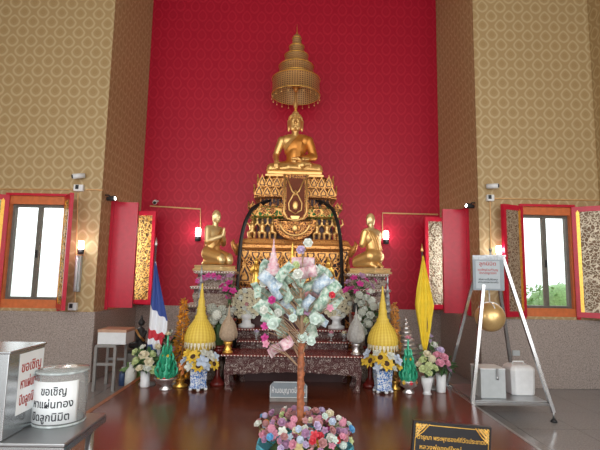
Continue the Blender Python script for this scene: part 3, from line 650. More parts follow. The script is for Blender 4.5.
for ring in range(4):
    for k in range(12): q = 2 * PI * (k + ring * 0.5) / 12; rr = 0.053 * math.cos(ring * 0.3); hm.ball((rr * math.cos(q), rr * math.sin(q), 0.865 + 0.05 * math.sin(ring * 0.35)), 0.011, 6, 5)
hh = hm.obj('curled_hair', 'gold', bud); hh.location = (0, 0, h0 - 0.01); hh.scale = (1.03, 1.06, kb)
fl = MB().lathe([(0.022, 0.90), (0.030, 0.92), (0.020, 0.95), (0.022, 0.965), (0.010, 0.99), (0.001, 1.05)], 12, sy=0.6).obj('flame_finial', 'gold_bright', bud); fl.location = (0, 0, h0 - 0.01); fl.scale = (1.03, 1.06, kb)
def robecut(c):
    if c.z > 0.575 or c.z < 0.10: return False
    if abs(c.x) > 0.30 and c.z < 0.2: return False
    if c.y < -0.12 and c.z < 0.22: return False
    return (c.x + 0.22) * 0.95 > (c.z - 0.28) * 0.9 if c.z > 0.2 else abs(c.x) < 0.34
rb = blend('robe', bprims(), 0.0095, 'gold_robe', bud, cut=robecut, thick=0.006, smooth=8, inflate=0.012); rb.location = (0, 0, h0 - 0.01); rb.scale = (1.03, 1.06, kb)
sa = MB()
pts = [Vector(p) for p in ((0.155, 0.03, 0.578), (0.125, -0.075, 0.565), (0.075, -0.128, 0.45), (0.055, -0.140, 0.33), (0.05, -0.155, 0.23))]
for i, (a, c) in enumerate(zip(pts, pts[1:])):
    sa.add([a + Vector((-0.035, 0, 0)), a + Vector((0.035, 0, 0)), c + Vector((0.035, 0, 0)), c + Vector((-0.035, 0, 0)), a + Vector((-0.035, 0.015, 0)), a + Vector((0.035, 0.015, 0)), c + Vector((0.035, 0.015, 0)), c + Vector((-0.035, 0.015, 0))],
           [(0, 1, 2, 3), (7, 6, 5, 4), (0, 4, 5, 1), (1, 5, 6, 2), (2, 6, 7, 3), (3, 7, 4, 0)])
o = sa.obj('shoulder_sash', 'gold_robe', bud); o.location = (0, 0, h0 - 0.01); o.scale = (1.03, 1.06, kb)
# ================================================================ tiered umbrella
UY = 7.62; k_ = UY / 450
um = thing('tiered_umbrella', 'golden five-tiered ceremonial umbrella on a pole above the seated Buddha', 'umbrella', (PX(295.5, 110, UY), UY, BZ + 0.116))
def uz(y): return PZ(295.5, y, UY) - BZ - 0.116
MB().tube([(0, 0, 0), (0, 0, uz(40))], 0.018, 10).obj('pole', 'gold_robe', um)
MB().lathe([(0.001, uz(110)), (0.03, uz(108)), (0.045, uz(104)), (0.02, uz(100)), (0.03, uz(97)), (0.018, uz(92))], 14).obj('pole_knob', 'gold', um)
tiers = [(24.8, 80, 96, 75), (18.0, 67, 76, 63), (12.3, 56, 64, 53), (7.9, 47, 54, 44.5), (4.8, 38.5, 46, 35)]
for i, (hp, yt, yb, ya_) in enumerate(tiers):
    r = hp * k_; zt_, zb_, za_ = uz(yt), uz(yb), uz(ya_)
    prof = [(r * 1.02, zb_), (r * 1.03, zb_ + 0.012), (r, zb_ + 0.018), (r * 0.985, zt_ - 0.02), (r * 0.97, zt_), (r * 0.90, zt_ + (za_ - zt_) * 0.45), (r * 0.6, zt_ + (za_ - zt_) * 0.9), (r * 0.06, za_)]
    t = MB().lathe(prof[:-1] + [(0.02, za_)] + [(0.02, za_ - 0.01), (r * 0.58, zt_ + (za_ - zt_) * 0.8), (r * 0.88, zt_ + (za_ - zt_) * 0.3), (r * 0.955, zt_ - 0.01), (r * 0.975, zb_)], 48)
    t.f = [f for f in t.f if len(f) == 4]; t.smooth = [True] * len(t.f); o = t.obj('umbrella_tier', 'filigree', um)
    rim = MB(); 
    for zz in (zb_ + 0.006, zt_ - 0.005): rim.tube([(r * 1.015 * math.cos(q), r * 1.015 * math.sin(q), zz) for q in [2 * PI * j / 40 for j in range(41)]], 0.007, 6, caps=False)
    rim.obj('rim', 'gold_bright', o)
r = tiers[0][0] * k_; pdm = MB().tube([(0, 0, 0), (0, 0, -0.06)], 0.003, 5).lathe([(0.001, -0.09), (0.013, -0.07), (0.005, -0.055), (0.001, -0.05)], 8).mesh('pendant', 'gold')
for j in range(20):
    q = 2 * PI * j / 20; o = bpy.data.objects.new('pendant', pdm); C.objects.link(o); o.parent = um; o.location = (r * math.cos(q), r * math.sin(q), uz(96) + 0.004)
sp_ = MB()
for j in range(8):
    q = 2 * PI * j / 8; sp_.tube([(0, 0, uz(88)), (r * 0.93 * math.cos(q), r * 0.93 * math.sin(q), uz(80))], 0.006, 6)
sp_.lathe([(0.02, uz(92)), (0.05, uz(89)), (0.05, uz(86)), (0.02, uz(84))], 12)
sp_.obj('umbrella_ribs', 'gold_robe', um)
MB().lathe([(0.03, uz(38)), (0.038, uz(37)), (0.02, uz(35)), (0.022, uz(34)), (0.008, uz(32)), (0.001, uz(24))], 14).obj('spire', 'gold_bright', um)
# ================================================================ inlaid tables
def px_at(Y, y): return None
tA = inlaid_table('long low maroon pearl-inlaid table at the very front of the altar', PX(221, 360, 5.33), PX(365, 360, 5.33), 5.33, 5.78, PLAT, PZ(293, 355, 5.35), 0.03, 0.20, legw=0.065)
zA = PZ(293, 355, 5.35)
zB = PZ(293, 341, 5.86); tB = inlaid_table('middle dark inlaid table just behind the long front table', PX(237, 345, 5.86), PX(351, 345, 5.86), 5.84, 6.10, PLAT, zB, 0.03, 0.13, closed=True)
zC = PZ(293, 329, 6.16); tC = inlaid_table('dark inlaid table carrying the two round cream flower fans', PX(234, 330, 6.16), PX(351, 330, 6.16), 6.14, 6.44, PLAT, zC, 0.035, 0.15, closed=True)
zD = PZ(293, 288, 6.48); tD = inlaid_table('tallest narrow inlaid table standing directly before the gilded altar', PX(242, 290, 6.48), PX(345, 290, 6.48), 6.46, 6.66, PLAT, zD, 0.035, 0.15, closed=True)
GA = 'left side stack of inlaid tables'; GB = 'right side stack of inlaid tables'
yb = 6.62
def stack(side, spec):
    out = []; z = PLAT
    for i, (xo, xi, yf, z1, lb) in enumerate(spec):
        a, b = sorted((xo, xi)); out.append(inlaid_table(lb, a, b, yf, yb, z, z1, 0.04, (z1 - z) * 0.5, closed=True, amat='inlay_dense', legw=0.06, cat='table', tmat='creamslab')); z = z1 + 0.0015
    return z
zs = [0.55, 0.86, 1.13, 1.37]; topz = PZ(218, 271, 6.2)
zs.append(topz)
sp_l = [(PX(176, 380, 5.88), PX(238, 380, 5.88) - 0.17, 5.88), (PX(180, 322, 5.96), -0.86, 5.96), (PX(182, 303, 6.04), -0.84, 6.04), (PX(190, 287, 6.10), -0.78, 6.10), (PX(194, 272, 6.16), -0.745, 6.16)]
sp_r = [(PX(406, 380, 5.88), 0.90, 5.88), (PX(401, 322, 5.96), 0.88, 5.96), (PX(398, 303, 6.04), 0.86, 6.04), (PX(391, 287, 6.10), 0.82, 6.10), (PX(389, 272, 6.16), 0.785, 6.16)]
LN = ['lowest and widest', 'second from lowest', 'middle', 'second from highest', 'topmost']
ztL = stack(-1, [(a, b, c, z, '%s inlaid table in the stepped stack under the left kneeling statue' % n) for (a, b, c), z, n in zip(sp_l, zs, LN)])
ztR = stack(1, [(a, b, c, z, '%s inlaid table in the stepped stack under the right kneeling statue' % n) for (a, b, c), z, n in zip(sp_r, zs, LN)])
# ================================================================ kneeling statues
def kprims():
    m = MB()
    for s_ in (-1, 1):
        m.cap((0.22, s_ * 0.085, 0.075), 0.062, (-0.12, s_ * 0.07, 0.055), 0.045, 12); m.cap((-0.12, s_ * 0.07, 0.055), 0.04, (-0.20, s_ * 0.06, 0.02), 0.022, 10)
        m.cap((-0.10, s_ * 0.07, 0.16), 0.088, (0.20, s_ * 0.085, 0.095), 0.068, 12)
        m.cap((-0.045, s_ * 0.135, 0.475), 0.05, (-0.01, s_ * 0.165, 0.315), 0.042, 12); m.cap((-0.01, s_ * 0.165, 0.315), 0.04, (0.135, s_ * 0.028, 0.385), 0.026, 12)
        m.ball((0.155, s_ * 0.014, 0.41), (0.026, 0.013, 0.035))
        for k in range(4): m.cap((0.140 + 0.011 * k, s_ * 0.010, 0.435), 0.0085, (0.150 + 0.011 * k, s_ * 0.009, (0.488, 0.502, 0.498, 0.478)[3 - k]), 0.007, 6)
        m.cap((0.135, s_ * 0.012, 0.405), 0.009, (0.118, s_ * 0.008, 0.445), 0.007, 6)
        m.cap((-0.02, s_ * 0.066, 0.66), 0.014, (-0.015, s_ * 0.064, 0.59), 0.012, 8)
    m.ball((-0.09, 0, 0.17), (0.12, 0.145, 0.11), 18, 12)
    m.cap((-0.085, 0, 0.2), 0.105, (-0.05, 0, 0.36), 0.10, 16); m.ball((-0.045, 0, 0.41), (0.095, 0.155, 0.12), 20, 14); m.cap((-0.045, -0.10, 0.475), 0.06, (-0.045, 0.10, 0.475), 0.06, 12)
    m.cap((-0.04, 0, 0.48), 0.048, (-0.02, 0, 0.59), 0.042, 12); m.ball((-0.012, 0, 0.655), (0.075, 0.066, 0.088), 20, 14); m.ball((0.02, 0, 0.61), (0.045, 0.042, 0.04), 14, 10)
    m.cap((0.062, 0, 0.665), 0.008, (0.072, 0, 0.638), 0.012, 8); m.ball((0.058, 0, 0.612), (0.01, 0.018, 0.006))
    for s_ in (-1, 1): m.ball((0.055, s_ * 0.026, 0.668), (0.01, 0.015, 0.007))
    return m
def robe2(c):
    if c.z > 0.50 or c.x > 0.24 or c.z < 0.02: return False
    if c.x > 0.10 and c.z > 0.24: return False
    if c.z > 0.32: return c.y * 1.1 > (c.z - 0.44)
    return True
def kneeler(label, X, z, rz, slab, nm):
    t = thing('kneeling_statue', label, 'statue', (X, 6.36, z), rz, 'pair of golden kneeling disciple statues')
    b = loft(MB(), [(0, 0.245, 0.185), (0.025, 0.245, 0.185), (0.035, 0.225, 0.17), (0.055, 0.225, 0.17), (0.065, 0.235, 0.175), (0.078, 0.23, 0.17)]); b.obj('base', 'gold_pale', t, 0.004)
    bo = blend('body', kprims(), 0.0085, 'gold_pale', t, smooth=3); bo.location = (0, 0, 0.07); bo.scale = (0.80, 1.07, 1.07)
    r = blend('robe', kprims(), 0.009, 'gold', t, cut=robe2, thick=0.006, smooth=6, inflate=0.010); r.location = (0, 0, 0.07); r.scale = (0.80, 1.07, 1.07)
    f = MB()
    for k in range(5): f.tube([(0.06 - 0.02 * k, 0.145 - 0.01 * k, 0.47 - 0.005 * k), (0.075, 0.10 - 0.03 * k, 0.36 - 0.02 * k), (0.03, -0.02 - 0.025 * k, 0.26 - 0.012 * k)], 0.005, 5)
    for k in range(4): f.tube([(-0.10, 0.14 - 0.05 * k, 0.50), (-0.165, 0.10 - 0.05 * k, 0.38), (-0.19, 0.06 - 0.045 * k, 0.24)], 0.005, 5)
    o = f.obj('robe_folds', 'gold', t); o.location = (0, 0, 0.07); o.scale = (0.80, 1.07, 1.07)
    return t
kneeler('golden kneeling disciple statue on the left stack, hands joined, facing right', PX(215, 268, 6.36), ztL, -0.50, None, 'l')
kneeler('golden kneeling disciple statue on the right stack, its back to us', PX(370, 268, 6.36), ztR, PI - 0.85, None, 'r')
# ================================================================ small gold attendants
def attendant(label, px, Y, z, h):
    m = MB(); m.lathe([(0.055, 0), (0.06, 0.015), (0.04, 0.03), (0.045, 0.045)], 14)
    m.cap((0, 0, 0.05), 0.045, (0, 0, 0.17), 0.04, 12); m.cap((0, 0, 0.17), 0.042, (0, 0, 0.25), 0.048, 12); m.ball((0, 0, 0.315), (0.028, 0.028, 0.036)); m.cap((0, 0, 0.34), 0.018, (0, 0, 0.40), 0.003, 8)
    for s_ in (-1, 1): m.cap((s_ * 0.05, 0, 0.25), 0.016, (s_ * 0.07, -0.01, 0.18), 0.014, 8); m.cap((s_ * 0.07, -0.01, 0.18), 0.014, (0.01 * s_, -0.06, 0.225), 0.011, 8); m.cap((s_ * 0.04, 0, 0.07), 0.02, (s_ * 0.075, 0, 0.03), 0.008, 8)
    m.cap((0, -0.055, 0.21), 0.012, (0, -0.06, 0.26), 0.006, 8)
    t = thing('attendant_figure', label, 'figurine', (PX(px, 275, Y), Y, z), group='small gilt attendants before the altar')
    b = blend('body', m, 0.006, 'gold_bright', t, smooth=2); b.scale = (h / 0.4,) * 3; return t
attendant('small gilt praying figurine before the altar, left of the money tree', 256, 6.56, zD + 0.001, 0.46)
attendant('small gilt praying figurine before the altar, right of the money tree', 328, 6.56, zD + 0.001, 0.46)
# ================================================================ flower makers
def petal_ring(m, n, r0, r1, z0, z1, w, tip=0.0, off=0.0):
    for k in range(n):
        q = 2 * PI * (k + off) / n; c, s_ = math.cos(q), math.sin(q); t = Vector((-s_, c, 0)); d = Vector((c, s_, 0)); Z = Vector((0, 0, 1))
        a = d * r0 + Z * z0; b = d * (r0 * 0.35 + r1 * 0.65) + Z * (z0 * 0.3 + z1 * 0.7); e_ = d * r1 + Z * (z1 + tip)
        m.add([a - t * w * 0.35, a + t * w * 0.35, b + t * w * 0.5 + Z * 0.06, e_ + t * w * 0.2, e_ - t * w * 0.2, b - t * w * 0.5 + Z * 0.06, b - Z * 0.03], [(0, 1, 6), (1, 2, 6), (2, 3, 6), (3, 4, 6), (4, 5, 6), (5, 0, 6)], True)
    return m
def f_rose():
    m = MB(); m.ball((0, 0, 0.12), (0.42, 0.42, 0.5), 8, 6); petal_ring(m, 5, 0.15, 0.62, -0.1, 0.42, 0.75); petal_ring(m, 6, 0.2, 0.95, -0.2, 0.22, 0.9, -0.1, 0.5); petal_ring(m, 4, 0.05, 0.36, 0.2, 0.66, 0.5, 0, 0.3); return m
def f_star(n=8):
    m = MB(); petal_ring(m, n, 0.1, 1.0, 0.0, 0.12, 0.42, 0.0); petal_ring(m, n, 0.1, 0.8, 0.05, 0.28, 0.36, 0.0, 0.5); return m
def f_orchid():
    m = MB(); petal_ring(m, 5, 0.05, 1.0, 0.0, 0.15, 0.75, 0.05); petal_ring(m, 3, 0.02, 0.4, 0.1, 0.4, 0.35, 0.1); m.ball((0, 0, 0.15), 0.14, 6, 5); return m
def f_puff():
    m = MB(); random.seed(11); m.ball((0, 0, 0), 0.7, 10, 7)
    for k in range(60):
        z = 1 - 2 * (k + 0.5) / 60; r = math.sqrt(1 - z * z); q = k * 2.39996; m.ball((0.72 * r * math.cos(q), 0.72 * r * math.sin(q), 0.72 * z), 0.21, 6, 4)
    return m
def f_sunc():
    return MB().ball((0, 0, 0.12), (0.38, 0.38, 0.16), 10, 6)
def f_leaf():
    m = MB(); m.add([(0, 0, 0), (-0.18, 0.35, 0.03), (0, 0.4, -0.03), (0.18, 0.35, 0.03), (-0.15, 0.7, -0.03), (0, 0.72, -0.08), (0.15, 0.7, -0.03), (0, 1, -0.15)], [(0, 2, 1), (0, 3, 2), (1, 2, 5, 4), (2, 3, 6, 5), (4, 5, 7), (5, 6, 7)], True); return m
FM = {}
def fmesh(kind, col):
    k = (kind, col)
    if k not in FM: FM[k] = {'rose': f_rose, 'star': f_star, 'orchid': f_orchid, 'puff': f_puff, 'sunc': f_sunc, 'leaf': f_leaf}[kind]().mesh(kind, M['f_' + col] if 'f_' + col in M else M[col])
    return FM[k]
def bloom(name, kind, col, loc, r, face=(0, -1, 0.5), parent=None, spin=0.0):
    o = bpy.data.objects.new(name, fmesh(kind, col)); C.objects.link(o); o.location = loc; o.scale = (r,) * 3
    o.rotation_euler = (Vector(face).normalized().to_track_quat('Z', 'Y').to_matrix() @ Matrix.Rotation(spin, 3, 'Z')).to_euler()
    if parent: o.parent = parent
    return o
def leafmass(m, c, R, n, L, seed, up=0.3):
    random.seed(seed); base = f_leaf()
    for k in range(n):
        d = Vector((random.gauss(0, 1), random.gauss(0, 1), random.gauss(0, 1) + up)).normalized(); p = Vector(c) + Vector((d.x * R[0], d.y * R[1], d.z * R[2])) * random.uniform(0.2, 0.8)
        q = d.to_track_quat('Y', 'Z').to_matrix().to_4x4() @ Ry(random.uniform(-1, 1)); l = L * random.uniform(0.7, 1.2)
        b = MB().join(base); b.xf(T(p) @ q @ Matrix.Scale(l, 4)); m.join(b)
    return m
def bouquet(label, base, blooms, leaves=(), cat='bouquet', group=None, leafmat='greenleaf', name='flower_bouquet'):
    "blooms: (px, py, Y, radius px, kind, colour)"
    t = thing(name, label, cat, base, group=group); B = Vector(base); st = MB(); i = 0
    for (px, py, Y, r, kind, col) in blooms:
        p = P(px, py, Y) - B; f = Vector((p.x * 1.2, -0.10 - 0.05 * (i % 3), 0.10 + p.z * 0.25)); rr = r * Y / 450
        o = bloom('flower', kind, col, p, rr, f, t, i * 0.7); i += 1
        if kind == 'star' and col == 'yellow': bloom('seed_head', 'sunc', 'seedhead', (0, 0, 0.02), 0.95, (0, 0, 1), o)
        st.tube([(0, 0, 0.0), (p.x * 0.35, p.y * 0.4, p.z * 0.6), (p.x, p.y + rr * 0.2, p.z)], 0.004, 5)
    if blooms: st.obj('stems', 'stem', t)
    for j, (px, py, Y, rx, rz_, n, L) in enumerate(leaves):
        leafmass(MB(), P(px, py, Y) - B, (rx * Y / 450, 0.8 * rx * Y / 450, rz_ * Y / 450), n, L, 40 + j).obj('foliage', leafmat, t)
    return t
def pot(name, label, px, ybase, Y, prof, mat, n=20, z0=PLAT, group=None, cat='vase', smooth=True, rot=0.0):
    k = Y / 450; o = MB().lathe([(h * k, (ybase - y) * k) for h, y in prof], n, smooth=smooth, rot=rot).obj(name, mat); o.location = (PX(px, ybase, Y), Y, z0 + 0.0005); tag(o, label, cat, group); return o
# ================================================================ yellow cones in blue and white vases
def phum(px, label_v, label_c, label_f, fl, dx=0):
    Y = 5.42; k = Y / 450; X = PX(px, 388, Y)
    v = thing('porcelain_vase', label_v, 'vase', (X, Y, PLAT + 0.001), 0.2, 'blue and white porcelain vases')
    n8 = 6; body = MB().lathe([(0.0001, 0.055 * 0.5), (9.2 * k, 0.03), (9.4 * k, 0.05), (8.2 * k, 3.5 * k), (8.8 * k, 12 * k), (9.6 * k, 21 * k), (10.2 * k, 22 * k), (8.8 * k, 22 * k), (8.0 * k, 14 * k), (0.0001, 13 * k)], n8, smooth=False)
    body.obj('vase_body', 'porcelain', v)
    for j in range(6):
        q = 2 * PI * (j + 0.5) / 6; MB().ball((8.2 * k * math.cos(q), 8.2 * k * math.sin(q), 0.016), (0.022, 0.022, 0.018), 8, 6).obj('foot', 'white', v)
    c = thing('flower_cone', label_c, 'offering', (X, Y, PLAT + 22 * k), group='yellow threaded flower cones')
    prof = [(0.001, 1.5), (5, 2), (7.5, 12), (13.6, 21), (15.2, 25), (14.8, 29), (13.2, 34), (11.2, 38), (8.2, 42), (6.0, 45.5), (6.2, 47.5), (4.6, 49), (4.0, 53), (4.3, 55), (3.2, 58), (3.2, 62), (2.3, 65), (1.8, 70), (1.0, 74), (0.7, 79), (0.001, 80)]
    MB().lathe([(h * k, y * k) for h, y in prof], 28).obj('threaded_cone', 'beads', c)
    fr = MB()
    for j in range(26):
        q = 2 * PI * j / 26; r = 14.3 * k; b = MB().add([(-0.012, 0, 0.0), (0.012, 0, 0.0), (0.016, -0.006, -0.05), (0, -0.012, -0.105), (-0.016, -0.006, -0.05), (0, 0.01, -0.04)], [(0, 1, 2, 4), (4, 2, 3), (0, 5, 1), (1, 5, 2), (2, 5, 3), (3, 5, 4), (4, 5, 0)])
        fr.join(b.xf(T(r * math.cos(q), r * math.sin(q), 25.5 * k) @ Rz(q + PI / 2)))
    fr.obj('hanging_fringe', 'f_cream', c)
    bouquet(label_f, (X, Y, PLAT + 22.3 * k), [(px + a * 1.2, y, Y - b_, r * (1.5 if kd == 'star' else 1.25), kd, co) for (a, y, b_, r, kd, co) in fl], [(px, 364, Y - 0.06, 14, 7, 50, 0.07)], group='sunflower and orchid posies on the porcelain vases')
FL = [(-11, 360, 0.12, 5, 'orchid', 'paleblue'), (-4, 357, 0.17, 5, 'star', 'yellow'), (3, 361, 0.18, 5.5, 'orchid', 'paleblue'), (10, 356, 0.13, 5, 'orchid', 'white'), (13, 364, 0.12, 4.5, 'star', 'yellow'), (-7, 366, 0.17, 4.5, 'orchid', 'white'), (0, 367, 0.19, 4.5, 'star', 'yellow'),
      (7, 366, 0.17, 4, 'orchid', 'paleblue'), (-13, 366, 0.11, 4, 'orchid', 'orange'), (5, 353, 0.15, 4, 'orchid', 'white'), (-9, 353, 0.13, 4, 'orchid', 'yellow'), (14, 357, 0.08, 4, 'orchid', 'paleblue'), (-12, 372, 0.12, 3.6, 'orchid', 'orange')]
phum(198, 'blue and white porcelain vase left of the long front table', 'yellow threaded flower cone in the left porcelain vase', 'yellow and pale blue flowers round the rim of the left porcelain vase', FL)
FR = [(-10, 361, 0.14, 5.2, 'star', 'yellow'), (-2, 358, 0.17, 5.2, 'star', 'yellow'), (3, 364, 0.19, 5.2, 'star', 'yellow'), (-13, 354, 0.12, 4.5, 'orchid', 'paleblue'), (6, 356, 0.15, 4.5, 'orchid', 'white'), (12, 360, 0.13, 5, 'orchid', 'paleblue'), (-5, 353, 0.15, 4, 'orchid', 'white'), (-4, 367, 0.19, 4.2, 'orchid', 'paleblue'),
      (13, 366, 0.10, 4, 'orchid', 'yellow'), (9, 368, 0.15, 3.6, 'orchid', 'white'), (-15, 361, 0.08, 4, 'orchid', 'yellow')]
phum(383, 'blue and white porcelain vase right of the long front table', 'yellow threaded flower cone in the right porcelain vase', 'three large sunflowers with pale orchids on the right porcelain vase', FR)
# ================================================================ cloth lotus buds on candle stands
def bud_on_stand(px, Y, zt, mats, lb, ls):
    k = Y / 450; X = PX(px, 345, Y)
    s_ = MB().lathe([(0.001, 0), (5 * k, 0), (5 * k, 1 * k), (3.2 * k, 2 * k), (3.8 * k, 4 * k), (2.4 * k, 6 * k), (4 * k, 8.5 * k), (4.2 * k, 10.5 * k), (0.001, 10.5 * k)], 16).obj('candle_stand', mats[1]); s_.location = (X, Y, zt + 0.001); tag(s_, ls, 'stand')
    b = thing('cloth_bud', lb, 'decoration', (X, Y, zt + 10.6 * k), group='cloth lotus buds at the table ends')
    MB().lathe([(3.2 * k, 0), (6.5 * k, 1.5 * k), (8.4 * k, 6 * k), (8.2 * k, 11 * k), (6.2 * k, 17 * k), (3.2 * k, 21 * k), (1.6 * k, 25 * k), (0.9 * k, 30 * k), (0.001, 37 * k)], 20).obj('bud', mats[0], b)
    p = MB()
    for j in range(8): q = 2 * PI * j / 8; p.tube([(8.0 * k * math.cos(q), 8.0 * k * math.sin(q), 3 * k), (8.6 * k * math.cos(q), 8.6 * k * math.sin(q), 8 * k), (6.6 * k * math.cos(q + 0.3), 6.6 * k * math.sin(q + 0.3), 16 * k), (1.8 * k * math.cos(q + 0.6), 1.8 * k * math.sin(q + 0.6), 24 * k)], 0.006, 5)
    p.obj('wrapped_folds', mats[0], b)
bud_on_stand(228, 5.46, zA, ('bud_beige', 'gold_bright'), 'beige cloth lotus bud at the left end of the long front table', 'small gold stand under the beige cloth bud')
bud_on_stand(356, 5.46, zA, ('bud_grey', 'silver'), 'grey cloth lotus bud at the right end of the long front table', 'small silver stand under the grey cloth bud')
# ================================================================ round cream flower fans
def fan(px, py, lb, col2):
    Y = 6.28; k = Y / 450; X = PX(px, py, Y); zc = PZ(px, py, Y) - zC - 0.001
    t = thing('round_flower_fan', lb, 'decoration', (X, Y, zC + 0.001), group='round cream flower fans')
    MB().lathe([(0.001, 0), (8 * k, 0), (8 * k, 2.5 * k), (4.5 * k, 4 * k), (4 * k, 8 * k), (6.5 * k, 10 * k), (6 * k, 12 * k), (2 * k, 13 * k), (1.2 * k, zc)], 16).obj('pedestal', 'white', t)
    MB().lathe([(0.001, -0.012), (13 * k, -0.012), (13 * k, 0.012), (0.001, 0.012)], 28).xf(Rx(PI / 2)).xf(T(0, 0, zc)).obj('backing_disc', 'darkred', t)
    for ring, (rr, n) in enumerate(((13, 18), (8.6, 12), (4.2, 6))):
        for j in range(n):
            q = 2 * PI * (j + ring * 0.5) / n; bloom('flower', 'rose', 'cream' if (j + ring) % 5 else col2, (rr * k * math.cos(q), -0.03, zc + rr * k * math.sin(q) * 1.02), 2.9 * k, (math.cos(q) * 0.3, -1, math.sin(q) * 0.3), t, j)
    bloom('centre_flower', 'orchid', 'dustyrose', (0, -0.035, zc), 2.2 * k, (0, -1, 0), t)
fan(247, 304, 'round cream flower fan on a white pedestal, left of the money tree', 'white')
fan(336.5, 303, 'round cream flower fan on a white pedestal, right of the money tree', 'white')
# gauzy white flower spire beside left fan (in front of altar)
# ================================================================ side bouquets high on the stacks
def vase_small(px, yb_, Y, z, lb, mat='greenleaf', r=4.5, h=14):
    k = Y / 450; o = MB().lathe([(0.001, 0), (r * 0.7 * k, 0), (r * 0.8 * k, 1 * k), (r * k, h * 0.5 * k), (r * 0.55 * k, h * 0.85 * k), (r * 0.75 * k, h * k), (r * 0.6 * k, h * k), (r * 0.4 * k, h * 0.8 * k), (0.001, h * 0.7 * k)], 16).obj('flower_vase', mat)
    o.location = (PX(px, yb_, Y), Y, z + 0.001); tag(o, lb, 'vase'); return o
def tall_stand(px, Y, z1, lb, r=0.075, mat='maroon'):
    t = thing('pedestal_stand', lb, 'stand', (PX(px, 360, Y), Y, PLAT + 0.001)); H = z1 - PLAT - 0.002
    MB().lathe([(r * 1.2, 0), (r * 1.2, 0.03), (r * 0.8, 0.06), (r * 0.35, 0.12), (r * 0.35, H - 0.15), (r * 0.7, H - 0.08), (r * 0.9, H - 0.03)], 16).obj('column', mat, t)
    MB().lathe([(r * 1.1, H - 0.03), (r * 1.15, H - 0.02), (r * 1.15, H)], 20).obj('stand_top', 'maroon', t); return z1 - 0.001
zz = tall_stand(218, 5.66, PZ(218, 345, 5.66), 'dark pedestal under the grey white pompom flowers left of the altar')
vase_small(218, 345, 5.66, zz, 'dark green vase holding grey white pompom flowers, left side', h=20, r=6)
k = 5.66 / 450
bouquet('cluster of grey white pompom flowers in a dark vase, left side', (PX(218, 330, 5.66), 5.66, zz + 14 * k), [(212, 309, 5.64, 6.2, 'puff', 'greygreen'), (222, 310, 5.62, 5.8, 'puff', 'greygreen'), (213, 320, 5.58, 6, 'puff', 'greygreen'), (224, 320, 5.6, 5.6, 'puff', 'greygreen'), (217, 315, 5.54, 5.5, 'puff', 'white'), (229, 312, 5.68, 5, 'puff', 'greygreen')], [(219, 326, 5.66, 8, 7, 30, 0.07)])
zz = tall_stand(370, 5.66, PZ(370, 346, 5.66), 'dark pedestal under the grey orchid spray right of the altar')
vase_small(370, 346, 5.66, zz, 'dark vase holding a tall spray of grey white flowers, right side', 'blackmatt', h=22, r=6)
bouquet('tall spray of grey white flowers in a dark vase, right side', (PX(370, 330, 5.66), 5.66, zz + 15 * k),
        [(366 + 9 * math.cos(i * 2.4) * (0.5 + 0.5 * (i % 2)), 292 + i * 2.9, 5.64 - 0.03 * (i % 3), 4.6, 'puff' if i % 2 else 'rose', 'greygreen' if i % 3 else 'white') for i in range(15)] + [(381, 306, 5.7, 5, 'puff', 'white'), (358, 300, 5.7, 4.5, 'rose', 'greygreen'), (382, 318, 5.68, 4.5, 'puff', 'greygreen')],
        [(370, 318, 5.68, 13, 18, 60, 0.08)])
# magenta orchids
def orchids(lb, px, Y, z, pts, col='magenta', vl=None):
    k = Y / 450; vase_small(px, 300, Y, z, vl, 'blackmatt', 3.5, 10)
    bouquet(lb, (PX(px, 300, Y), Y, z + 8 * k), [(x, y, Y - 0.04 * (i % 3), 4.2, 'orchid', col if i % 4 else 'mauve') for i, (x, y) in enumerate(pts)], [(px, sum(y for _, y in pts) / len(pts) + 4, Y, 7, 8, 22, 0.07)])
zz = tall_stand(230, 5.92, PZ(230, 318, 5.92), 'slim dark pedestal under the magenta orchids left of the altar', 0.06)
orchids('bright magenta orchids between the left kneeling statue and the cream fan', 230, 5.92, zz, [(224, 279), (229, 283), (226, 289), (222, 286), (230, 276), (233, 291), (229, 297)], vl='slim dark vase holding bright magenta orchids, left side')
o = thing('orchid_garland', 'string of purple orchids draped over the left table stack', 'garland', (PX(205, 279, 6.10), 6.10, PZ(205, 279, 6.10)))
B = o.location
for i in range(9): bloom('flower', 'orchid', 'mauve' if i % 2 else 'magenta', P(198 + i * 2.6, 281 - 6 * math.sin(i / 8 * PI * 0.8) + (i % 2) * 2, 6.115) - B, 0.04, (0, -1, 0.3), o, i)
zz = tall_stand(356, 5.92, PZ(356, 312, 5.92), 'slim dark pedestal under the purple orchids right of the altar', 0.06)
orchids('purple and magenta orchids below the right kneeling statue', 356, 5.92, zz, [(348, 282), (354, 278), (360, 284), (366, 280), (372, 286), (368, 292), (351, 288), (357, 292), (362, 276), (375, 281), (346, 290)], vl='slim dark vase holding purple orchids, right side')
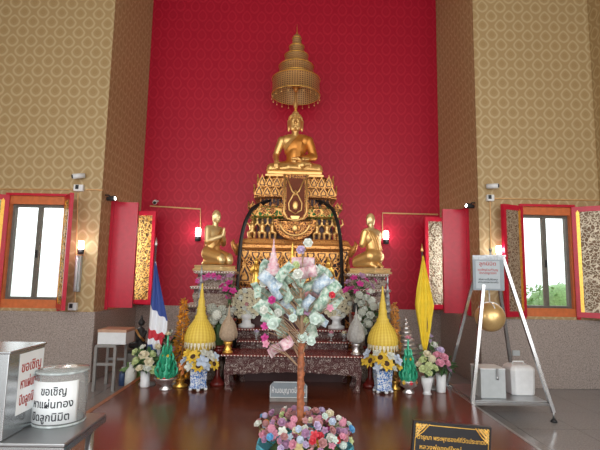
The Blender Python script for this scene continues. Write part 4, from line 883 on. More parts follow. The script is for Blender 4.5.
# greyish foil trees
def foil_tree(name, lb, px, Y, ytop, ybot, hw, mat, z, rows, group=None, leafy=False, potmat='gold_bright', seed=1):
    k = Y / 450; t = thing(name, lb, 'ornamental tree', (PX(px, ybot, Y), Y, z + 0.001), group=group); H = (ybot - ytop) * k * 0.99; R = hw * k; random.seed(seed)
    ph = H * 0.10; MB().lathe([(R * 0.6, 0), (R * 0.65, ph * 0.15), (R * 0.3, ph * 0.4), (R * 0.45, ph * 0.8), (R * 0.7, ph), (R * 0.1, ph)], 16).obj('pot', potmat, t)
    MB().tube([(0, 0, ph * 0.9), (0, 0, H * 0.97)], 0.006, 6).obj('stem', potmat, t)
    m = MB()
    if leafy:
        for i in range(rows * 14):
            u = (i + 0.5) / (rows * 14); q = i * 2.4; r = R * (1 - u) ** 0.8 * random.uniform(0.6, 1.0) + 0.006; zz_ = ph + (H - ph) * u
            b = MB().add([(0, 0, 0), (-0.014, 0.02, 0.006), (0, 0.05, 0), (0.014, 0.02, 0.006), (0, 0.02, -0.008)], [(0, 1, 4), (1, 2, 4), (2, 3, 4), (3, 0, 4), (0, 3, 2, 1)])
            m.join(b.xf(T(r * 0.6 * math.cos(q), r * 0.6 * math.sin(q), zz_) @ Rz(q - PI / 2 + random.uniform(-0.5, 0.5)) @ Rx(random.uniform(-0.8, 0.8)) @ Matrix.Scale(1.0 + r * 7, 4)))
    else:
        for i in range(rows):
            u0 = i / rows; u1 = (i + 1) / rows; a = ph + (H * 0.9 - ph) * u0; b = ph + (H * 0.9 - ph) * u1; r0 = R * (1 - u0) ** 0.9 + 0.008; r1 = R * (1 - u1) ** 0.9 * 0.75 + 0.006
            m.lathe([(r1 * 0.6, a), (r0, a), (r0 * 1.02, a + (b - a) * 0.3), (r1, b)], 16)
        m.lathe([(0.012, H * 0.9), (0.016, H * 0.92), (0.001, H)], 10)
    m.obj('gilt_leaves' if leafy else 'stepped_cone', mat, t); return t
foil_tree('gilt_leaf_tree', 'tall tapering tree of gold leaves left of the yellow flower cone', 180, 5.56, 303, 386, 11, 'gold_bright', PLAT, 22, leafy=True)
foil_tree('gilt_leaf_tree', 'tapering tree of reddish gold leaves right of the right yellow cone', 395, 5.56, 303, 386, 8, 'gold', PLAT, 20, leafy=True, seed=4)
foil_tree('stepped_foil_cone', 'tall slim grey foil spire left of the stacked inlaid tables', 197, 5.72, 262, 378, 7, 'pewter', PLAT, 12, 'slim grey foil spires')
foil_tree('stepped_foil_cone', 'tall slim grey foil spire right of the stacked inlaid tables', 388, 5.72, 268, 378, 7, 'pewter', PLAT, 12, 'slim grey foil spires')
zz = tall_stand(406, 5.72, PZ(406, 357, 5.72), 'short dark pedestal under the silver banded cone, right side', 0.06)
foil_tree('stepped_foil_cone', 'short silver banded cone behind the right-hand green offering', 406, 5.72, 317, 356, 12, 'silver', zz, 8, potmat='silver')
# ================================================================ green leaf offerings in silver bowls
def baisri(px, Y, lb, lbb, topcol, bowlw=11):
    k = Y / 450; fw = 0.8 if bowlw < 10 else 1.0; X = PX(px, 386, Y)
    b = MB().lathe([(0.001, 0), (5.5 * k, 0), (5.8 * k, 1 * k), (3 * k, 3 * k), (3.4 * k, 4 * k), (8 * k, 7 * k), (bowlw * k, 11 * k), (bowlw * 1.03 * k, 12 * k), (bowlw * 0.9 * k, 11.5 * k), (6 * k, 7 * k), (0.001, 6 * k)], 24).obj('footed_bowl', 'silver'); b.location = (X, Y, PLAT + 0.0005); tag(b, lbb, 'bowl')
    t = thing('leaf_offering', lb, 'offering', (X, Y, PLAT + 7.2 * k), group='green folded leaf offerings')
    MB().lathe([(5.5 * k, 0), (7.5 * k, 5 * k), (7 * k, 9 * k), (4.5 * k, 18 * k), (2.5 * k, 26 * k), (1.2 * k, 34 * k), (0.8 * k, 44 * k), (0.001, 45 * k)], 16).obj('core', 'emerald', t)
    m = MB()
    for row, (r, z, n, L) in enumerate(((8.5, 6, 10, 9), (7, 12, 9, 8), (5.0, 19, 7, 8), (3.2, 27, 6, 7))):
        for j in range(n):
            q = 2 * PI * (j + 0.5 * row) / n; c, s_ = math.cos(q), math.sin(q); m.tube([(r * 0.7 * k * c * fw, r * 0.7 * k * s_ * fw, (z - 2) * k), (r * 1.15 * k * c * fw, r * 1.15 * k * s_ * fw, (z + L * 0.3) * k), (r * 1.25 * k * c * fw, r * 1.25 * k * s_ * fw, (z + L * 0.7) * k), (r * 1.0 * k * c * fw, r * 1.0 * k * s_ * fw, (z + L * 1.15) * k)], [0.016, 0.02, 0.013, 0.002], 5)
    m.obj('folded_fins', 'emerald', t)
    for j in range(7): q = 2 * PI * j / 7 + 0.3; bloom('flower', 'rose', ('orange', 'yellow', 'red')[j % 3], (7.6 * k * math.cos(q), 7.6 * k * math.sin(q), 3.5 * k), 2.2 * k, (math.cos(q), math.sin(q), 0.2), t)
    for j in range(4): q = 2 * PI * j / 4 + 0.5; bloom('flower', 'rose', 'yellow', (3.4 * k * math.cos(q), 3.4 * k * math.sin(q), 25 * k), 1.6 * k, (math.cos(q), math.sin(q), 0.2), t)
    bloom('top_flower', 'rose', topcol, (0, 0, 45 * k), 3.4 * k, (0, -0.3, 1), t)
baisri(165.5, 5.40, 'green folded leaf offering with a cream bud on top, left side', 'footed silver bowl under the left green leaf offering', 'cream')
baisri(408.5, 5.40, 'green folded leaf offering with a pink bud on top, right side', 'footed silver bowl under the right green leaf offering', 'pink', 8)
# ================================================================ flower pots
cyl = [(0.001, 384), (4.2, 384), (4.4, 383), (4.6, 369), (4.0, 369), (3.8, 374), (0.001, 375)]
pot('white_vase', 'plain white cylindrical vase at the left edge of the platform', 145, 384, 5.52, cyl, 'white')
bouquet('cream and pale green roses in the white vase at the left platform edge', (PX(145, 372, 5.52), 5.52, PLAT + 11 * 5.52 / 450),
        [(137, 361, 5.45, 6, 'rose', 'lime'), (144, 355, 5.42, 5.5, 'rose', 'cream'), (149, 362, 5.40, 5, 'rose', 'cream'), (140, 368, 5.40, 4.5, 'rose', 'cream'), (152, 354, 5.5, 4.5, 'rose', 'lime'), (153, 370, 5.42, 4.5, 'rose', 'lime'), (147, 368, 5.38, 4.5, 'rose', 'white'), (158, 347, 5.55, 4, 'rose', 'cream'), (135, 352, 5.55, 4, 'rose', 'lime'), (143, 347, 5.6, 3.5, 'rose', 'white')],
        [(146, 361, 5.5, 12, 10, 90, 0.10)])
pot('white_vase', 'white vase behind the left green offering', 176, 372, 5.66, [(0.001, 372), (4, 372), (4.5, 358), (3.5, 358), (0.001, 362)], 'white')
bouquet('loose pale bouquet with dark leaves behind the left green leaf offering', (PX(176, 372, 5.66), 5.66, PLAT + 8 * 5.66 / 450),
        [(170, 339, 5.6, 4, 'rose', 'dustyrose'), (162, 342, 5.65, 4, 'rose', 'cream'), (174, 350, 5.6, 4, 'rose', 'pink'), (166, 333, 5.66, 3.5, 'rose', 'cream'), (171, 332, 5.7, 3, 'rose', 'white')], [(168, 346, 5.66, 12, 12, 80, 0.09)])
flr = [(0.001, 385), (4.5, 385), (3.2, 383), (3.4, 381), (5.2, 375), (5.8, 369), (5.0, 369), (3.5, 376), (0.001, 377)]
pot('white_vase', 'footed white vase holding cream green flowers, right side', 427, 387, 5.36, [(h, y + 2) for h, y in flr], 'white')
bouquet('cream green hydrangeas in the footed white vase, right side', (PX(427, 376, 5.36), 5.36, PLAT + 10 * 5.36 / 450),
        [(423, 360, 5.30, 4.6, 'rose', 'lime'), (429, 366, 5.24, 4.8, 'puff', 'lime'), (423, 369, 5.24, 4.4, 'rose', 'lime'), (432, 359, 5.30, 4.4, 'puff', 'cream'), (435, 368, 5.27, 4, 'rose', 'lime'), (427, 354, 5.36, 4.2, 'rose', 'cream'), (419, 364, 5.33, 3.8, 'rose', 'cream'), (429, 373, 5.25, 3.8, 'rose', 'lime')], [(427, 366, 5.36, 11, 9, 60, 0.08)])
pot('white_vase', 'white cylindrical vase holding pink flowers at the right platform edge', 441, 387, 5.46, [(0.001, 387), (4.2, 387), (4.4, 386), (5.0, 370), (4.4, 370), (3.8, 376), (0.001, 377)], 'white')
bouquet('pink and mauve flowers in the white vase at the right platform edge', (PX(441, 375, 5.46), 5.46, PLAT + 11 * 5.46 / 450),
        [(437, 355, 5.42, 4.8, 'rose', 'pink'), (444, 357, 5.38, 4.8, 'rose', 'pink'), (440, 363, 5.34, 4.8, 'rose', 'pink'), (433, 359, 5.44, 4, 'rose', 'mauve'), (447, 363, 5.40, 4.4, 'rose', 'pink'), (441, 350, 5.48, 4, 'rose', 'lilac'), (449, 369, 5.44, 3.6, 'rose', 'mauve')], [(443, 366, 5.46, 12, 10, 70, 0.09)])
pot('white_vase', 'white vase of lilac flowers behind the cream green ones', 430, 374, 5.72, [(0.001, 374), (4, 374), (4.4, 360), (3.5, 360), (0.001, 364)], 'white')
bouquet('white and lilac flowers standing behind the cream green ones', (PX(430, 374, 5.72), 5.72, PLAT + 8 * 5.72 / 450),
        [(428, 341, 5.7, 4, 'rose', 'lilac'), (434, 345, 5.66, 4.4, 'rose', 'white'), (423, 347, 5.68, 4, 'rose', 'white'), (430, 336, 5.74, 3.4, 'rose', 'lilac'), (437, 350, 5.68, 3.6, 'rose', 'lilac')], [(430, 352, 5.72, 12, 10, 60, 0.09)], leafmat='paleleaf')
# ================================================================ money tree
TY = 3.0; kt = TY / 450
tb = P(300, 446, TY); tree = thing('money_tree', 'orange carved trunk with branches of banknotes and flowers standing in front of the altar', 'money tree', (tb.x, TY, PLAT + 0.06)); B = Vector((tb.x, TY, PLAT + 0.06))
top = P(301, 343, TY) - B
tr = MB(); n = 22; pts = []; rr = []
for i in range(n + 1):
    u = i / n; pts.append(Vector((top.x * u, 0, top.z * u))); rr.append(0.025 * (1.0 + 0.13 * (i % 2)) * (1 - 0.2 * u))
tr.tube(pts, rr, 8)
for i in range(40):
    u = (i + 0.5) / 40; q = i * 2.1; tr.ball((top.x * u + 0.021 * math.cos(q), 0.021 * math.sin(q), top.z * u), (0.008, 0.008, 0.015), 6, 5)
tr.obj('trunk', 'bark', tree)
tr = MB(); tip = P(298, 262, TY) - B; tr.tube([top, P(302, 310, TY) - B, P(300, 285, TY) - B, tip], [0.018, 0.012, 0.008, 0.005], 8); tr.obj('upper_trunk', 'twig', tree)
notes = [(270, 281, 20, 11, -38, 'blue'), (267, 297, 24, 11, -38, 'green'), (283, 289, 26, 11, -48, 'green'), (297, 296, 19, 13, -15, 'green'), (306, 288, 18, 10, 15, 'green'), (320, 284, 18, 12, 50, 'blue'), (325, 277, 16, 10, 35, 'green'), (288, 309, 18, 10, -50, 'blue'),
         (266, 313, 22, 12, -48, 'green'), (280, 326, 20, 13, -75, 'green'), (313, 314, 22, 12, -45, 'green'), (323, 300, 20, 10, 62, 'green'), (311, 328, 19, 12, -70, 'green'), (287, 343, 12, 11, 40, 'pink'), (274, 350, 12, 10, 30, 'pink'), (303, 262, 20, 10, 0, 'pink'),
         (308, 272, 15, 11, 10, 'pink'), (276, 272, 17, 10, -15, 'blue'), (291, 278, 15, 10, 25, 'green'), (331, 290, 18, 10, 40, 'green'), (264, 268, 15, 9, 70, 'green'), (300, 307, 14, 9, -80, 'green'), (271, 320, 16, 9, -20, 'green'), (318, 294, 15, 9, -20, 'pink'), (307, 303, 14, 9, 60, 'blue'), (322, 320, 14, 9, -35, 'blue'), (336, 302, 14, 8, 50, 'green'), (257, 290, 13, 8, -70, 'green'), (290, 300, 22, 9, 70, 'green'), (276, 305, 20, 9, -55, 'green'), (273, 288, 22, 8, -60, 'blue'), (316, 302, 20, 9, 35, 'green'), (302, 278, 16, 9, 80, 'green'), (284, 272, 18, 9, 50, 'green'), (318, 275, 18, 9, 65, 'green'), (262, 305, 14, 8, 20, 'green'), (330, 284, 16, 8, 20, 'blue'), (294, 312, 18, 8, -30, 'green')]
br = MB(); random.seed(9)
def place_words(x, y):
    return '%s %s' % ('upper' if y < 280 else 'middle' if y < 308 else 'lower', 'left' if x < 285 else 'right' if x > 312 else 'centre')
def joint(p):
    h = max(top.z * (0.93 if p.z > top.z + 0.06 else 0.8), min(p.z - 0.08 - abs(p.x) * 0.5, tip.z)); u = h / tip.z; return Vector((0.0 + top.x * min(1, u), 0, h))
def branch(p, col=None):
    a = joint(p); br.tube([a, a.lerp(p, 0.5) + Vector((0, 0, 0.025)), p], [0.004, 0.003, 0.0025], 5)
cnt = {}
for i, (x, y, wn, hn, an, col) in enumerate(notes):
    d = TY - 0.14 + 0.28 * ((i * 7) % 11) / 11; c = P(x, y, d); W_ = wn * kt * 1.15; H_ = hn * kt * 1.0; m = MB(); g = 8; vs = []; fs = []
    for a in range(g + 1):
        for b in range(3):
            u = a / g - 0.5; v = b / 2 - 0.5; vs.append((u * W_, 0.018 * math.sin(u * 6 + i) + 0.008 * math.sin(v * 5 + i), v * H_ * (1 - 0.25 * abs(u) * (i % 2))))
    for a in range(g):
        for b in range(2): fs.append((a * 3 + b, (a + 1) * 3 + b, (a + 1) * 3 + b + 1, a * 3 + b + 1))
    m.add(vs, fs, True)
    o = m.xf(Ry(-math.radians(an)) ).xf(Rz(0.5 * math.sin(i * 2.3))).obj('banknote', 'note_' + col); o.location = c
    s_ = o.modifiers.new('t', 'SOLIDIFY'); s_.thickness = 0.001
    w_ = place_words(x, y); tag(o, '%s banknote clipped to the %s of the money tree' % ({'blue': 'pale blue', 'green': 'pale green', 'pink': 'pink'}[col], w_), 'banknote', '%s banknotes at the %s of the money tree' % ({'blue': 'pale blue', 'green': 'pale green', 'pink': 'pink'}[col], w_))
    branch(c - B + Vector((0, 0.006, 0)))
tf = [(272, 300, 3.4, 'rose', 'magenta'), (308, 295, 3.2, 'rose', 'dustyrose'), (324, 299, 3, 'rose', 'red'), (332, 295, 3, 'rose', 'red'), (285, 305, 3.2, 'orchid', 'mauve'), (307, 312, 3, 'orchid', 'mauve'), (330, 308, 3.2, 'orchid', 'pink'), (298, 274, 4.4, 'rose', 'white'), (297, 284, 4.2, 'rose', 'white'), (314, 270, 4.6, 'rose', 'white'), (308, 243, 4.2, 'rose', 'white'),
      (301, 250, 4.2, 'rose', 'lilac'), (296, 265, 3.5, 'rose', 'lime'), (264, 283, 4, 'rose', 'white'), (273, 324, 4.8, 'rose', 'aqua'), (302, 337, 5.2, 'rose', 'aqua'), (311, 341, 4, 'rose', 'aqua'), (265, 326, 3.4, 'orchid', 'magenta'), (265, 338, 3.6, 'orchid', 'magenta'), (266, 344, 3.2, 'orchid', 'pink'), (315, 319, 5, 'rose', 'aqua'), (264, 310, 3.6, 'rose', 'white'), (306, 320, 3, 'rose', 'lime'),
      (278, 313, 3.8, 'rose', 'white'), (293, 318, 3.6, 'rose', 'aqua'), (320, 308, 3.8, 'rose', 'white')]
for i, (x, y, r, kd, col) in enumerate(tf):
    d = TY - 0.16 + 0.22 * ((i * 5) % 7) / 7; c = P(x, y, d); w_ = place_words(x, y); nm = {'aqua': 'aqua green', 'lime': 'yellow green', 'lilac': 'lavender', 'dustyrose': 'dusky red'}.get(col, col)
    o = bloom('artificial_flower', kd, col, c, r * kt * 1.2, (c.x - B.x, -0.8, 0.2), None, i); tag(o, '%s artificial flower fixed to the %s of the money tree' % (nm, w_), 'flower', '%s artificial flowers at the %s of the money tree' % (nm, w_)); branch(c - B)
for (x, y) in ((262, 318), (259, 302), (341, 296), (268, 332), (283, 336)): branch(P(x, y, TY) - B)
br.obj('branches', 'twig', tree)
# folded chedi ornaments at the top of the tree
def ornament(lb, px, yt, yb_, hw, mat, tiers_, dY=0.0):
    Y = TY + dY; k = Y / 450; m = MB(); H = (yb_ - yt) * k; pr = [(0.001, 0)]
    for i in range(tiers_):
        u = i / tiers_; r = hw * k * (1 - u) ** 1.1 + 0.004; pr += [(r, H * u * 0.8), (r * 1.05, H * (u * 0.8 + 0.05)), (r * 0.72, H * (u + 0.6 / tiers_) * 0.8)]
    pr += [(0.004, H * 0.85), (0.006, H * 0.88), (0.001, H)]
    o = m.lathe(pr, 14).obj('folded_chedi', mat); c = P(px, yb_, Y); o.location = c; tag(o, lb, 'ornament'); return c
for a in (('pale pink folded chedi ornament at the upper left of the money tree', 273, 238, 276, 8, 'note_pink', 6, 0.0), ('gold pointed ornament in the middle top of the money tree', 292, 242, 272, 5, 'gold_bright', 5, 0.06)):
    c = ornament(*a); br2 = MB(); p = c - B; a_ = joint(p); br2.tube([a_, p + Vector((0, 0, 0.01))], 0.005, 5); br2.obj('twig', 'twig', tree)
# ================================================================ basket of paper flowers
BX = P(305, 446, TY).x; bk = thing('flower_basket', 'turquoise plastic basket full of small paper flowers round the foot of the money tree', 'basket', (BX, TY, PLAT + 0.001))
MB().lathe([(0.001, 0), (0.22, 0), (0.235, 0.01), (0.295, 0.225), (0.31, 0.23), (0.31, 0.245), (0.287, 0.245), (0.225, 0.02), (0.001, 0.02)], 32).obj('bowl', 'turquoise', bk)
h = MB().tube([(0.300 * math.cos(2 * PI * j / 96), 0.300 * math.sin(2 * PI * j / 96), 0.245 + 0.025 * abs(math.sin(PI * j / 16))) for j in range(97)], 0.008, 6)
h.obj('looped_rim', 'turquoise', bk)
cm = MB().lathe([(0.001, 0.0), (0.19, 0.0), (0.25, 0.17), (0.20, 0.22), (0.06, 0.25), (0.001, 0.25)], 20).obj('filling', 'greenleaf', bk); cm.location = (0, 0, 0.022)
random.seed(21)
cols = ['dustyrose'] * 6 + ['mauve'] * 4 + ['pink'] * 4 + ['lilac'] * 2 + ['white', 'paleblue', 'blue', 'red', 'orange', 'paleyellow', 'magenta', 'cream', 'aqua', 'lime']
cw = {'dustyrose': 'dusky rose', 'paleblue': 'pale blue', 'paleyellow': 'pale yellow', 'aqua': 'aqua green', 'lime': 'yellow green', 'lilac': 'lavender'}
fixed = [(262, 416, 3.4, 'blue'), (266, 423, 3.8, 'orange'), (274, 426, 3.8, 'paleyellow'), (270, 437, 3.6, 'blue'), (285, 408, 2.6, 'white'), (304, 428, 3.8, 'blue'), (310, 423, 3.2, 'lilac'), (322, 410, 4, 'lilac'), (330, 412, 4, 'lilac'), (335, 425, 4, 'white'), (331, 438, 4.6, 'white'), (329, 429, 3.6, 'magenta'), (320, 436, 4, 'red'), (319, 444, 4, 'yellow'), (344, 421, 4, 'pink'), (349, 424, 3.2, 'aqua'), (338, 441, 3, 'red'), (345, 438, 4, 'dustyrose'), (281, 441, 4.2, 'pink'), (290, 437, 3.4, 'paleblue'), (295, 430, 3, 'cream'), (271, 413, 3, 'pink'), (312, 411, 3, 'dustyrose'), (284, 420, 3, 'lime')]
spots = []
for (x, y, r, c) in fixed:
    dd = TY + (0.20 if y < 418 else 0.05 if y < 430 else -0.18); spots.append((P(x, y, dd), r, c))
gi = 0
while len(spots) < 150 and gi < 9000:
    gi += 1; a = random.random() * 2 * PI; rad = math.sqrt(random.random()) * 0.31; z = 0.465 + 0.14 * math.sqrt(max(0, 1 - (rad / 0.36) ** 2)) + random.uniform(-0.05, 0.045)
    p = Vector((BX + rad * math.cos(a), TY + rad * math.sin(a), z))
    if (p - Vector((B.x, TY, z))).length < 0.06 or any((p - q[0]).length < 0.036 for q in spots): continue
    spots.append((p, random.uniform(3.2, 4.6), random.choice(cols)))
stm = {}
for i, (p, r, c) in enumerate(spots):
    o = bloom('paper_flower', ('rose', 'puff', 'rose', 'rose', 'orchid')[i % 5], c, p, r * kt, ((p.x - BX) * 2.5 + random.uniform(-0.5, 0.5), (p.y - TY) * 1.2 - 0.5 + random.uniform(-0.4, 0.3), 0.6), None, i)
    nm = cw.get(c, c); tag(o, 'small %s paper flower in the turquoise basket' % nm, 'flower', '%s paper flowers in the basket' % nm)
    st = bpy.data.objects.new('stem', stm.setdefault('s', MB().tube([(0, 0, 0.1), (0, 0, -3.5)], 0.10, 5).mesh('stem', 'stem'))); C.objects.link(st); st.parent = o
# ================================================================ signs on the floor
def plaque(px0, px1, yt, yb_, Y):
    return PX(px0, yb_, Y), PX(px1, yb_, Y), PZ((px0 + px1) / 2, yt, Y), PZ((px0 + px1) / 2, yb_, Y)
x0, x1, zt_, zb_ = plaque(270, 307, 377, 391, 5.0)
sg = thing('small_sign', 'small grey sign with white Thai lettering on the platform under the front table', 'sign', ((x0 + x1) / 2, 5.0, PLAT + 0.001)); w2 = (x1 - x0) / 2; hh_ = zt_ - zb_; base = 0.0
MB().prism([(-w2, 0.0), (w2, 0.0), (w2, hh_ + 0.0 - 0.02), (w2 * 0.8, hh_ + 0.02), (-w2 * 0.8, hh_ + 0.02), (-w2, hh_ - 0.02)], 0.012).xf(T(0, 0, 0.03)).obj('board', 'signgrey', sg)
MB().box(-w2 * 1.0, w2 * 1.0, -0.05, 0.05, 0, 0.03).obj('foot', 'grey', sg)
f = MB().box(-w2, w2, -0.009, -0.006, 0.03, 0.036).box(-w2, -w2 + 0.006, -0.009, -0.006, 0.036, hh_ + 0.01).box(w2 - 0.006, w2, -0.009, -0.006, 0.036, hh_ + 0.01).box(-w2 * 0.8, w2 * 0.8, -0.009, -0.006, hh_ + 0.042, hh_ + 0.048); f.obj('white_border', 'white', sg)
text('lettering', 'ห้ามอนุญาตขึ้นบน', 0.075, 'white', sg, T(0, -0.008, 0.03 + hh_ * 0.5), width=2 * w2 * 0.9)
bs = thing('black_sign', 'black sign with gold Thai lettering and gold corner scrolls at the bottom right', 'sign', (PX(452, 430, 2.55), 2.55, PLAT + 0.001))
mw = MB(); Wd = 0.205; zt_ = PZ(452, 425, 2.55) - PLAT; Rt = Ry(math.radians(4.5))
mb = T(0, 0, zt_) @ Rt
MB().box(-Wd, Wd, -0.01, 0.01, -0.30, 0).xf(mb).obj('board', 'black', bs)
fr = MB().box(-Wd - 0.008, Wd + 0.008, -0.014, 0.012, 0, 0.008).box(-Wd - 0.008, -Wd, -0.014, 0.012, -0.308, 0).box(Wd, Wd + 0.008, -0.014, 0.012, -0.308, 0).box(-Wd - 0.008, Wd + 0.008, -0.014, 0.012, -0.308, -0.30).xf(mb); fr.obj('frame', 'black', bs)
cg = MB().box(-Wd * 0.62, Wd * 0.62, -0.013, -0.011, -0.012, -0.008)
for s_ in (-1, 1):
    for j in range(5):
        a = 0.012 + 0.016 * j; cg.tube([(s_ * (Wd - 0.004), -0.013, -a - 0.004), (s_ * (Wd - a * 0.6), -0.013, -a * 0.6), (s_ * (Wd - a - 0.004), -0.013, -0.004)], 0.0032, 5)
    cg.ball((s_ * (Wd - 0.018), -0.012, -0.018), (0.012, 0.003, 0.012)); cg.box(s_ * (Wd - 0.005) - 0.0015, s_ * (Wd - 0.005) + 0.0015, -0.013, -0.011, -0.29, -0.08)
cg.xf(mb).obj('gold_border', 'gold_bright', bs)
for s_ in (-1, 1): MB().prism([(s_ * (Wd - 0.006), -0.006), (s_ * (Wd - 0.082), -0.006), (s_ * (Wd - 0.05), -0.026), (s_ * (Wd - 0.028), -0.048), (s_ * (Wd - 0.006), -0.085)], 0.004, T(0, -0.012, 0)).xf(mb).obj('corner_scroll', 'cornergold', bs)
text('lettering', 'ตารุณา พระพุทธองค์ที่วัดประชาดง', 0.04, 'gold_bright', bs, mb @ T(0, -0.0125, -0.075) @ Matrix.Diagonal((1, 1, 0.8, 1)), width=Wd * 1.84)
text('lettering', 'หลวงพ่อองค์ใหญ่', 0.04, 'gold_bright', bs, mb @ T(-0.06, -0.0125, -0.125) @ Matrix.Diagonal((1, 1, 0.8, 1)), width=Wd * 1.1)
for s_ in (-1, 1): MB().tube([(s_ * 0.12, 0.02, 0), (s_ * 0.12, 0.02, zt_ - 0.05)], 0.010, 8).obj('leg', 'black', bs)
MB().box(-0.16, 0.16, -0.08, 0.10, 0, 0.02).obj('foot', 'black', bs)
# ================================================================ flags
def flag(name, lb, tip_, bot, Y, pole_mat, cloth_mat, cl, knob, uvf=None):
    a = P(*tip_, Y); b = P(*bot, Y); b.z = PLAT + 0.001; t = thing('flag_' + name if False else 'flag', lb, 'flag', b); top_ = a - b
    MB().tube([(0, 0, 0.02), top_], 0.011, 8).obj('pole', pole_mat, t)
    MB().lathe([(0.013, 0), (0.02, 0.02), (0.012, 0.045), (0.001, 0.11)], 10, top_).obj('finial', knob, t)
    MB().lathe([(0.001, 0), (0.10, 0), (0.10, 0.02), (0.03, 0.04), (0.016, 0.12), (0.001, 0.12)], 16).obj('stand', 'grey', t)
    m = MB(); R_, K = len(cl) - 1, 14; m.uv = []
    rows = 30
    for i in range(rows + 1):
        s_ = i / rows * R_; j = min(int(s_), R_ - 1); fr_ = s_ - j; L = [cl[j][q] * (1 - fr_) + cl[j + 1][q] * fr_ for q in range(3)]
        A_ = P(L[1], L[0], Y) - b; Bq = P(L[2], L[0], Y) - b; W_ = (Bq - A_).length
        for k in range(K + 1):
            u = k / K; p = A_.lerp(Bq, u); fold = math.sin(u * PI * 5 + s_ * 0.6); amp = 0.012 + 0.25 * W_ * 0.22; p.y += -0.02 + amp * fold; p.z += 0.01 * fold; m.v.append(p); m.uv.append(uvf(i / rows, u) if uvf else (u, i / rows))
    for i in range(rows):
        for k in range(K): q = i * (K + 1) + k; m.f.append([q, q + 1, q + K + 2, q + K + 1]); m.smooth.append(True)
    o = m.obj('cloth', cloth_mat, t); sd = o.modifiers.new('t', 'SOLIDIFY'); sd.thickness = 0.002; return t
def thai(s_, u):
    v = 0.60 - 0.80 * s_ + 0.10 * u
    if s_ > 0.62: v = 0.03 + 1.9 * (s_ - 0.62) * (1.5 - u) + 0.02
    return (u, max(0.01, min(0.99, v)))
flag('striped', 'red, white and blue striped flag hanging on a pole left of the altar', (156, 246), (147, 384), 5.62, 'pole', 'flag', [(262, 155.2, 156.2), (275, 153.5, 159), (300, 151, 164.5), (318, 149.5, 168.5), (330, 148.8, 168), (342, 147.8, 163), (356, 147.0, 160), (366, 146.5, 154)], 'silver', thai)
flag('yellow', 'plain yellow flag hanging on a pole right of the altar', (422, 252), (431, 384), 5.62, 'pole', 'yellow_cloth', [(256, 422.0, 423.2), (270, 420, 426), (290, 416.5, 430), (305, 415.2, 433), (316, 416.5, 431.5), (330, 419, 430), (342, 420.5, 428), (350, 423, 426)], 'gold')
# ================================================================ lamps, cameras, conduit on the walls
def pipe(name, lb, pts, r=0.012, mat='orange_line', cat='conduit'): return tag(MB().tube(pts, r, 6, smooth=False).obj(name, mat), lb, cat)
def W(px, py, Y): return P(px, py, Y)
yb2 = YB - 0.016
def wall_lamp(lb, px, ypx, Y, sc=1.0):
    k = Y / 450 * sc; t = thing('wall_lamp', lb, 'lamp', P(px, ypx, Y - 0.05)); MB().lathe([(0.001, 0), (2.8 * k, 0.3 * k), (3 * k, 4.4 * k), (1.5 * k, 5.4 * k), (0.001, 5.4 * k)], 14, (0, 0, -5.4 * k)).obj('housing', 'blackmatt', t)
    MB().lathe([(2.4 * k, 0), (2.6 * k, 1 * k), (2.6 * k, 7 * k), (2.2 * k, 8 * k), (0.001, 8.2 * k)], 14).obj('light_tube', 'lamp', t)
    MB().box(-1.2 * k, 1.2 * k, 0.0, 0.048, -4 * k, -2 * k).obj('bracket', 'blackmatt', t)
    l = bpy.data.lights.new('lamp_light', 'POINT'); l.energy = 3.0; l.shadow_soft_size = 0.06; lo = bpy.data.objects.new('lamp_light', l); C.objects.link(lo); lo.parent = t; lo.location = (0, -0.09, 4 * k); return t
wall_lamp('lit white lamp on the red wall left of the altar', 198, 236, YB - 0.06)
wall_lamp('lit white lamp on the red wall right of the altar', 386, 239, YB - 0.06)
wall_lamp('lit white lamp on the cream pier beside the left window', 81, 249, YW - 0.05)
wall_lamp('lit white lamp on the cream pier left of the right window, behind the hanging ball', 499, 254, YW - 0.05)
pipe('conduit', 'thin gilt conduit running along the red wall to the left lamp', [P(150, 206, yb2), P(200.5, 209, yb2), P(200.5, 233, yb2)], 0.014)
pipe('conduit', 'thin gilt conduit running along the red wall to the right lamp', [P(438, 214.5, yb2), P(382.5, 213, yb2), P(382.5, 238, yb2)], 0.014)
yw2 = YW - 0.014
pipe('conduit', 'horizontal gilt conduit above the left window', [P(-20, 189.0, yw2), P(72, 189.5, yw2)], 0.010); pipe('conduit', 'horizontal gilt conduit from the junction box to the left niche corner', [P(86, 189.5, yw2), P(103, 190, yw2)], 0.010)
pipe('conduit', 'horizontal gilt conduit above the right window', [P(494, 198.5, yw2), P(600, 200.5, yw2)], 0.010)
pipe('conduit', 'vertical gilt conduit down the pier right of the left window', [P(78, 193, yw2), P(75, 302, yw2)], 0.010)
pipe('conduit', 'vertical conduit down the pier left of the right window', [P(490, 201, yw2), P(491, 250, yw2)], 0.010)
def jbox(px, py, lb, w_=5.5, h_=4.5):
    k = YW / 450; c = P(px, py, YW - 0.03); t = thing('junction_box', lb, 'junction box', c); MB().box(-w_ * k, w_ * k, -0.03, 0.028, -h_ * k, h_ * k).obj('box_body', 'white', t, 0.005); MB().cbox((-0.015, -0.034, 0.01), (0.045, 0.008, 0.06)).obj('socket', 'blackmatt', t)
jbox(79, 188, 'white junction box below the camera, right of the left window', 4.6, 3.2); jbox(490, 198, 'white junction box below the camera, left of the right window', 3.6, 3.2)
jbox(73, 306.5, 'white socket box just above the granite ledge by the left window', 4.0, 3.6)
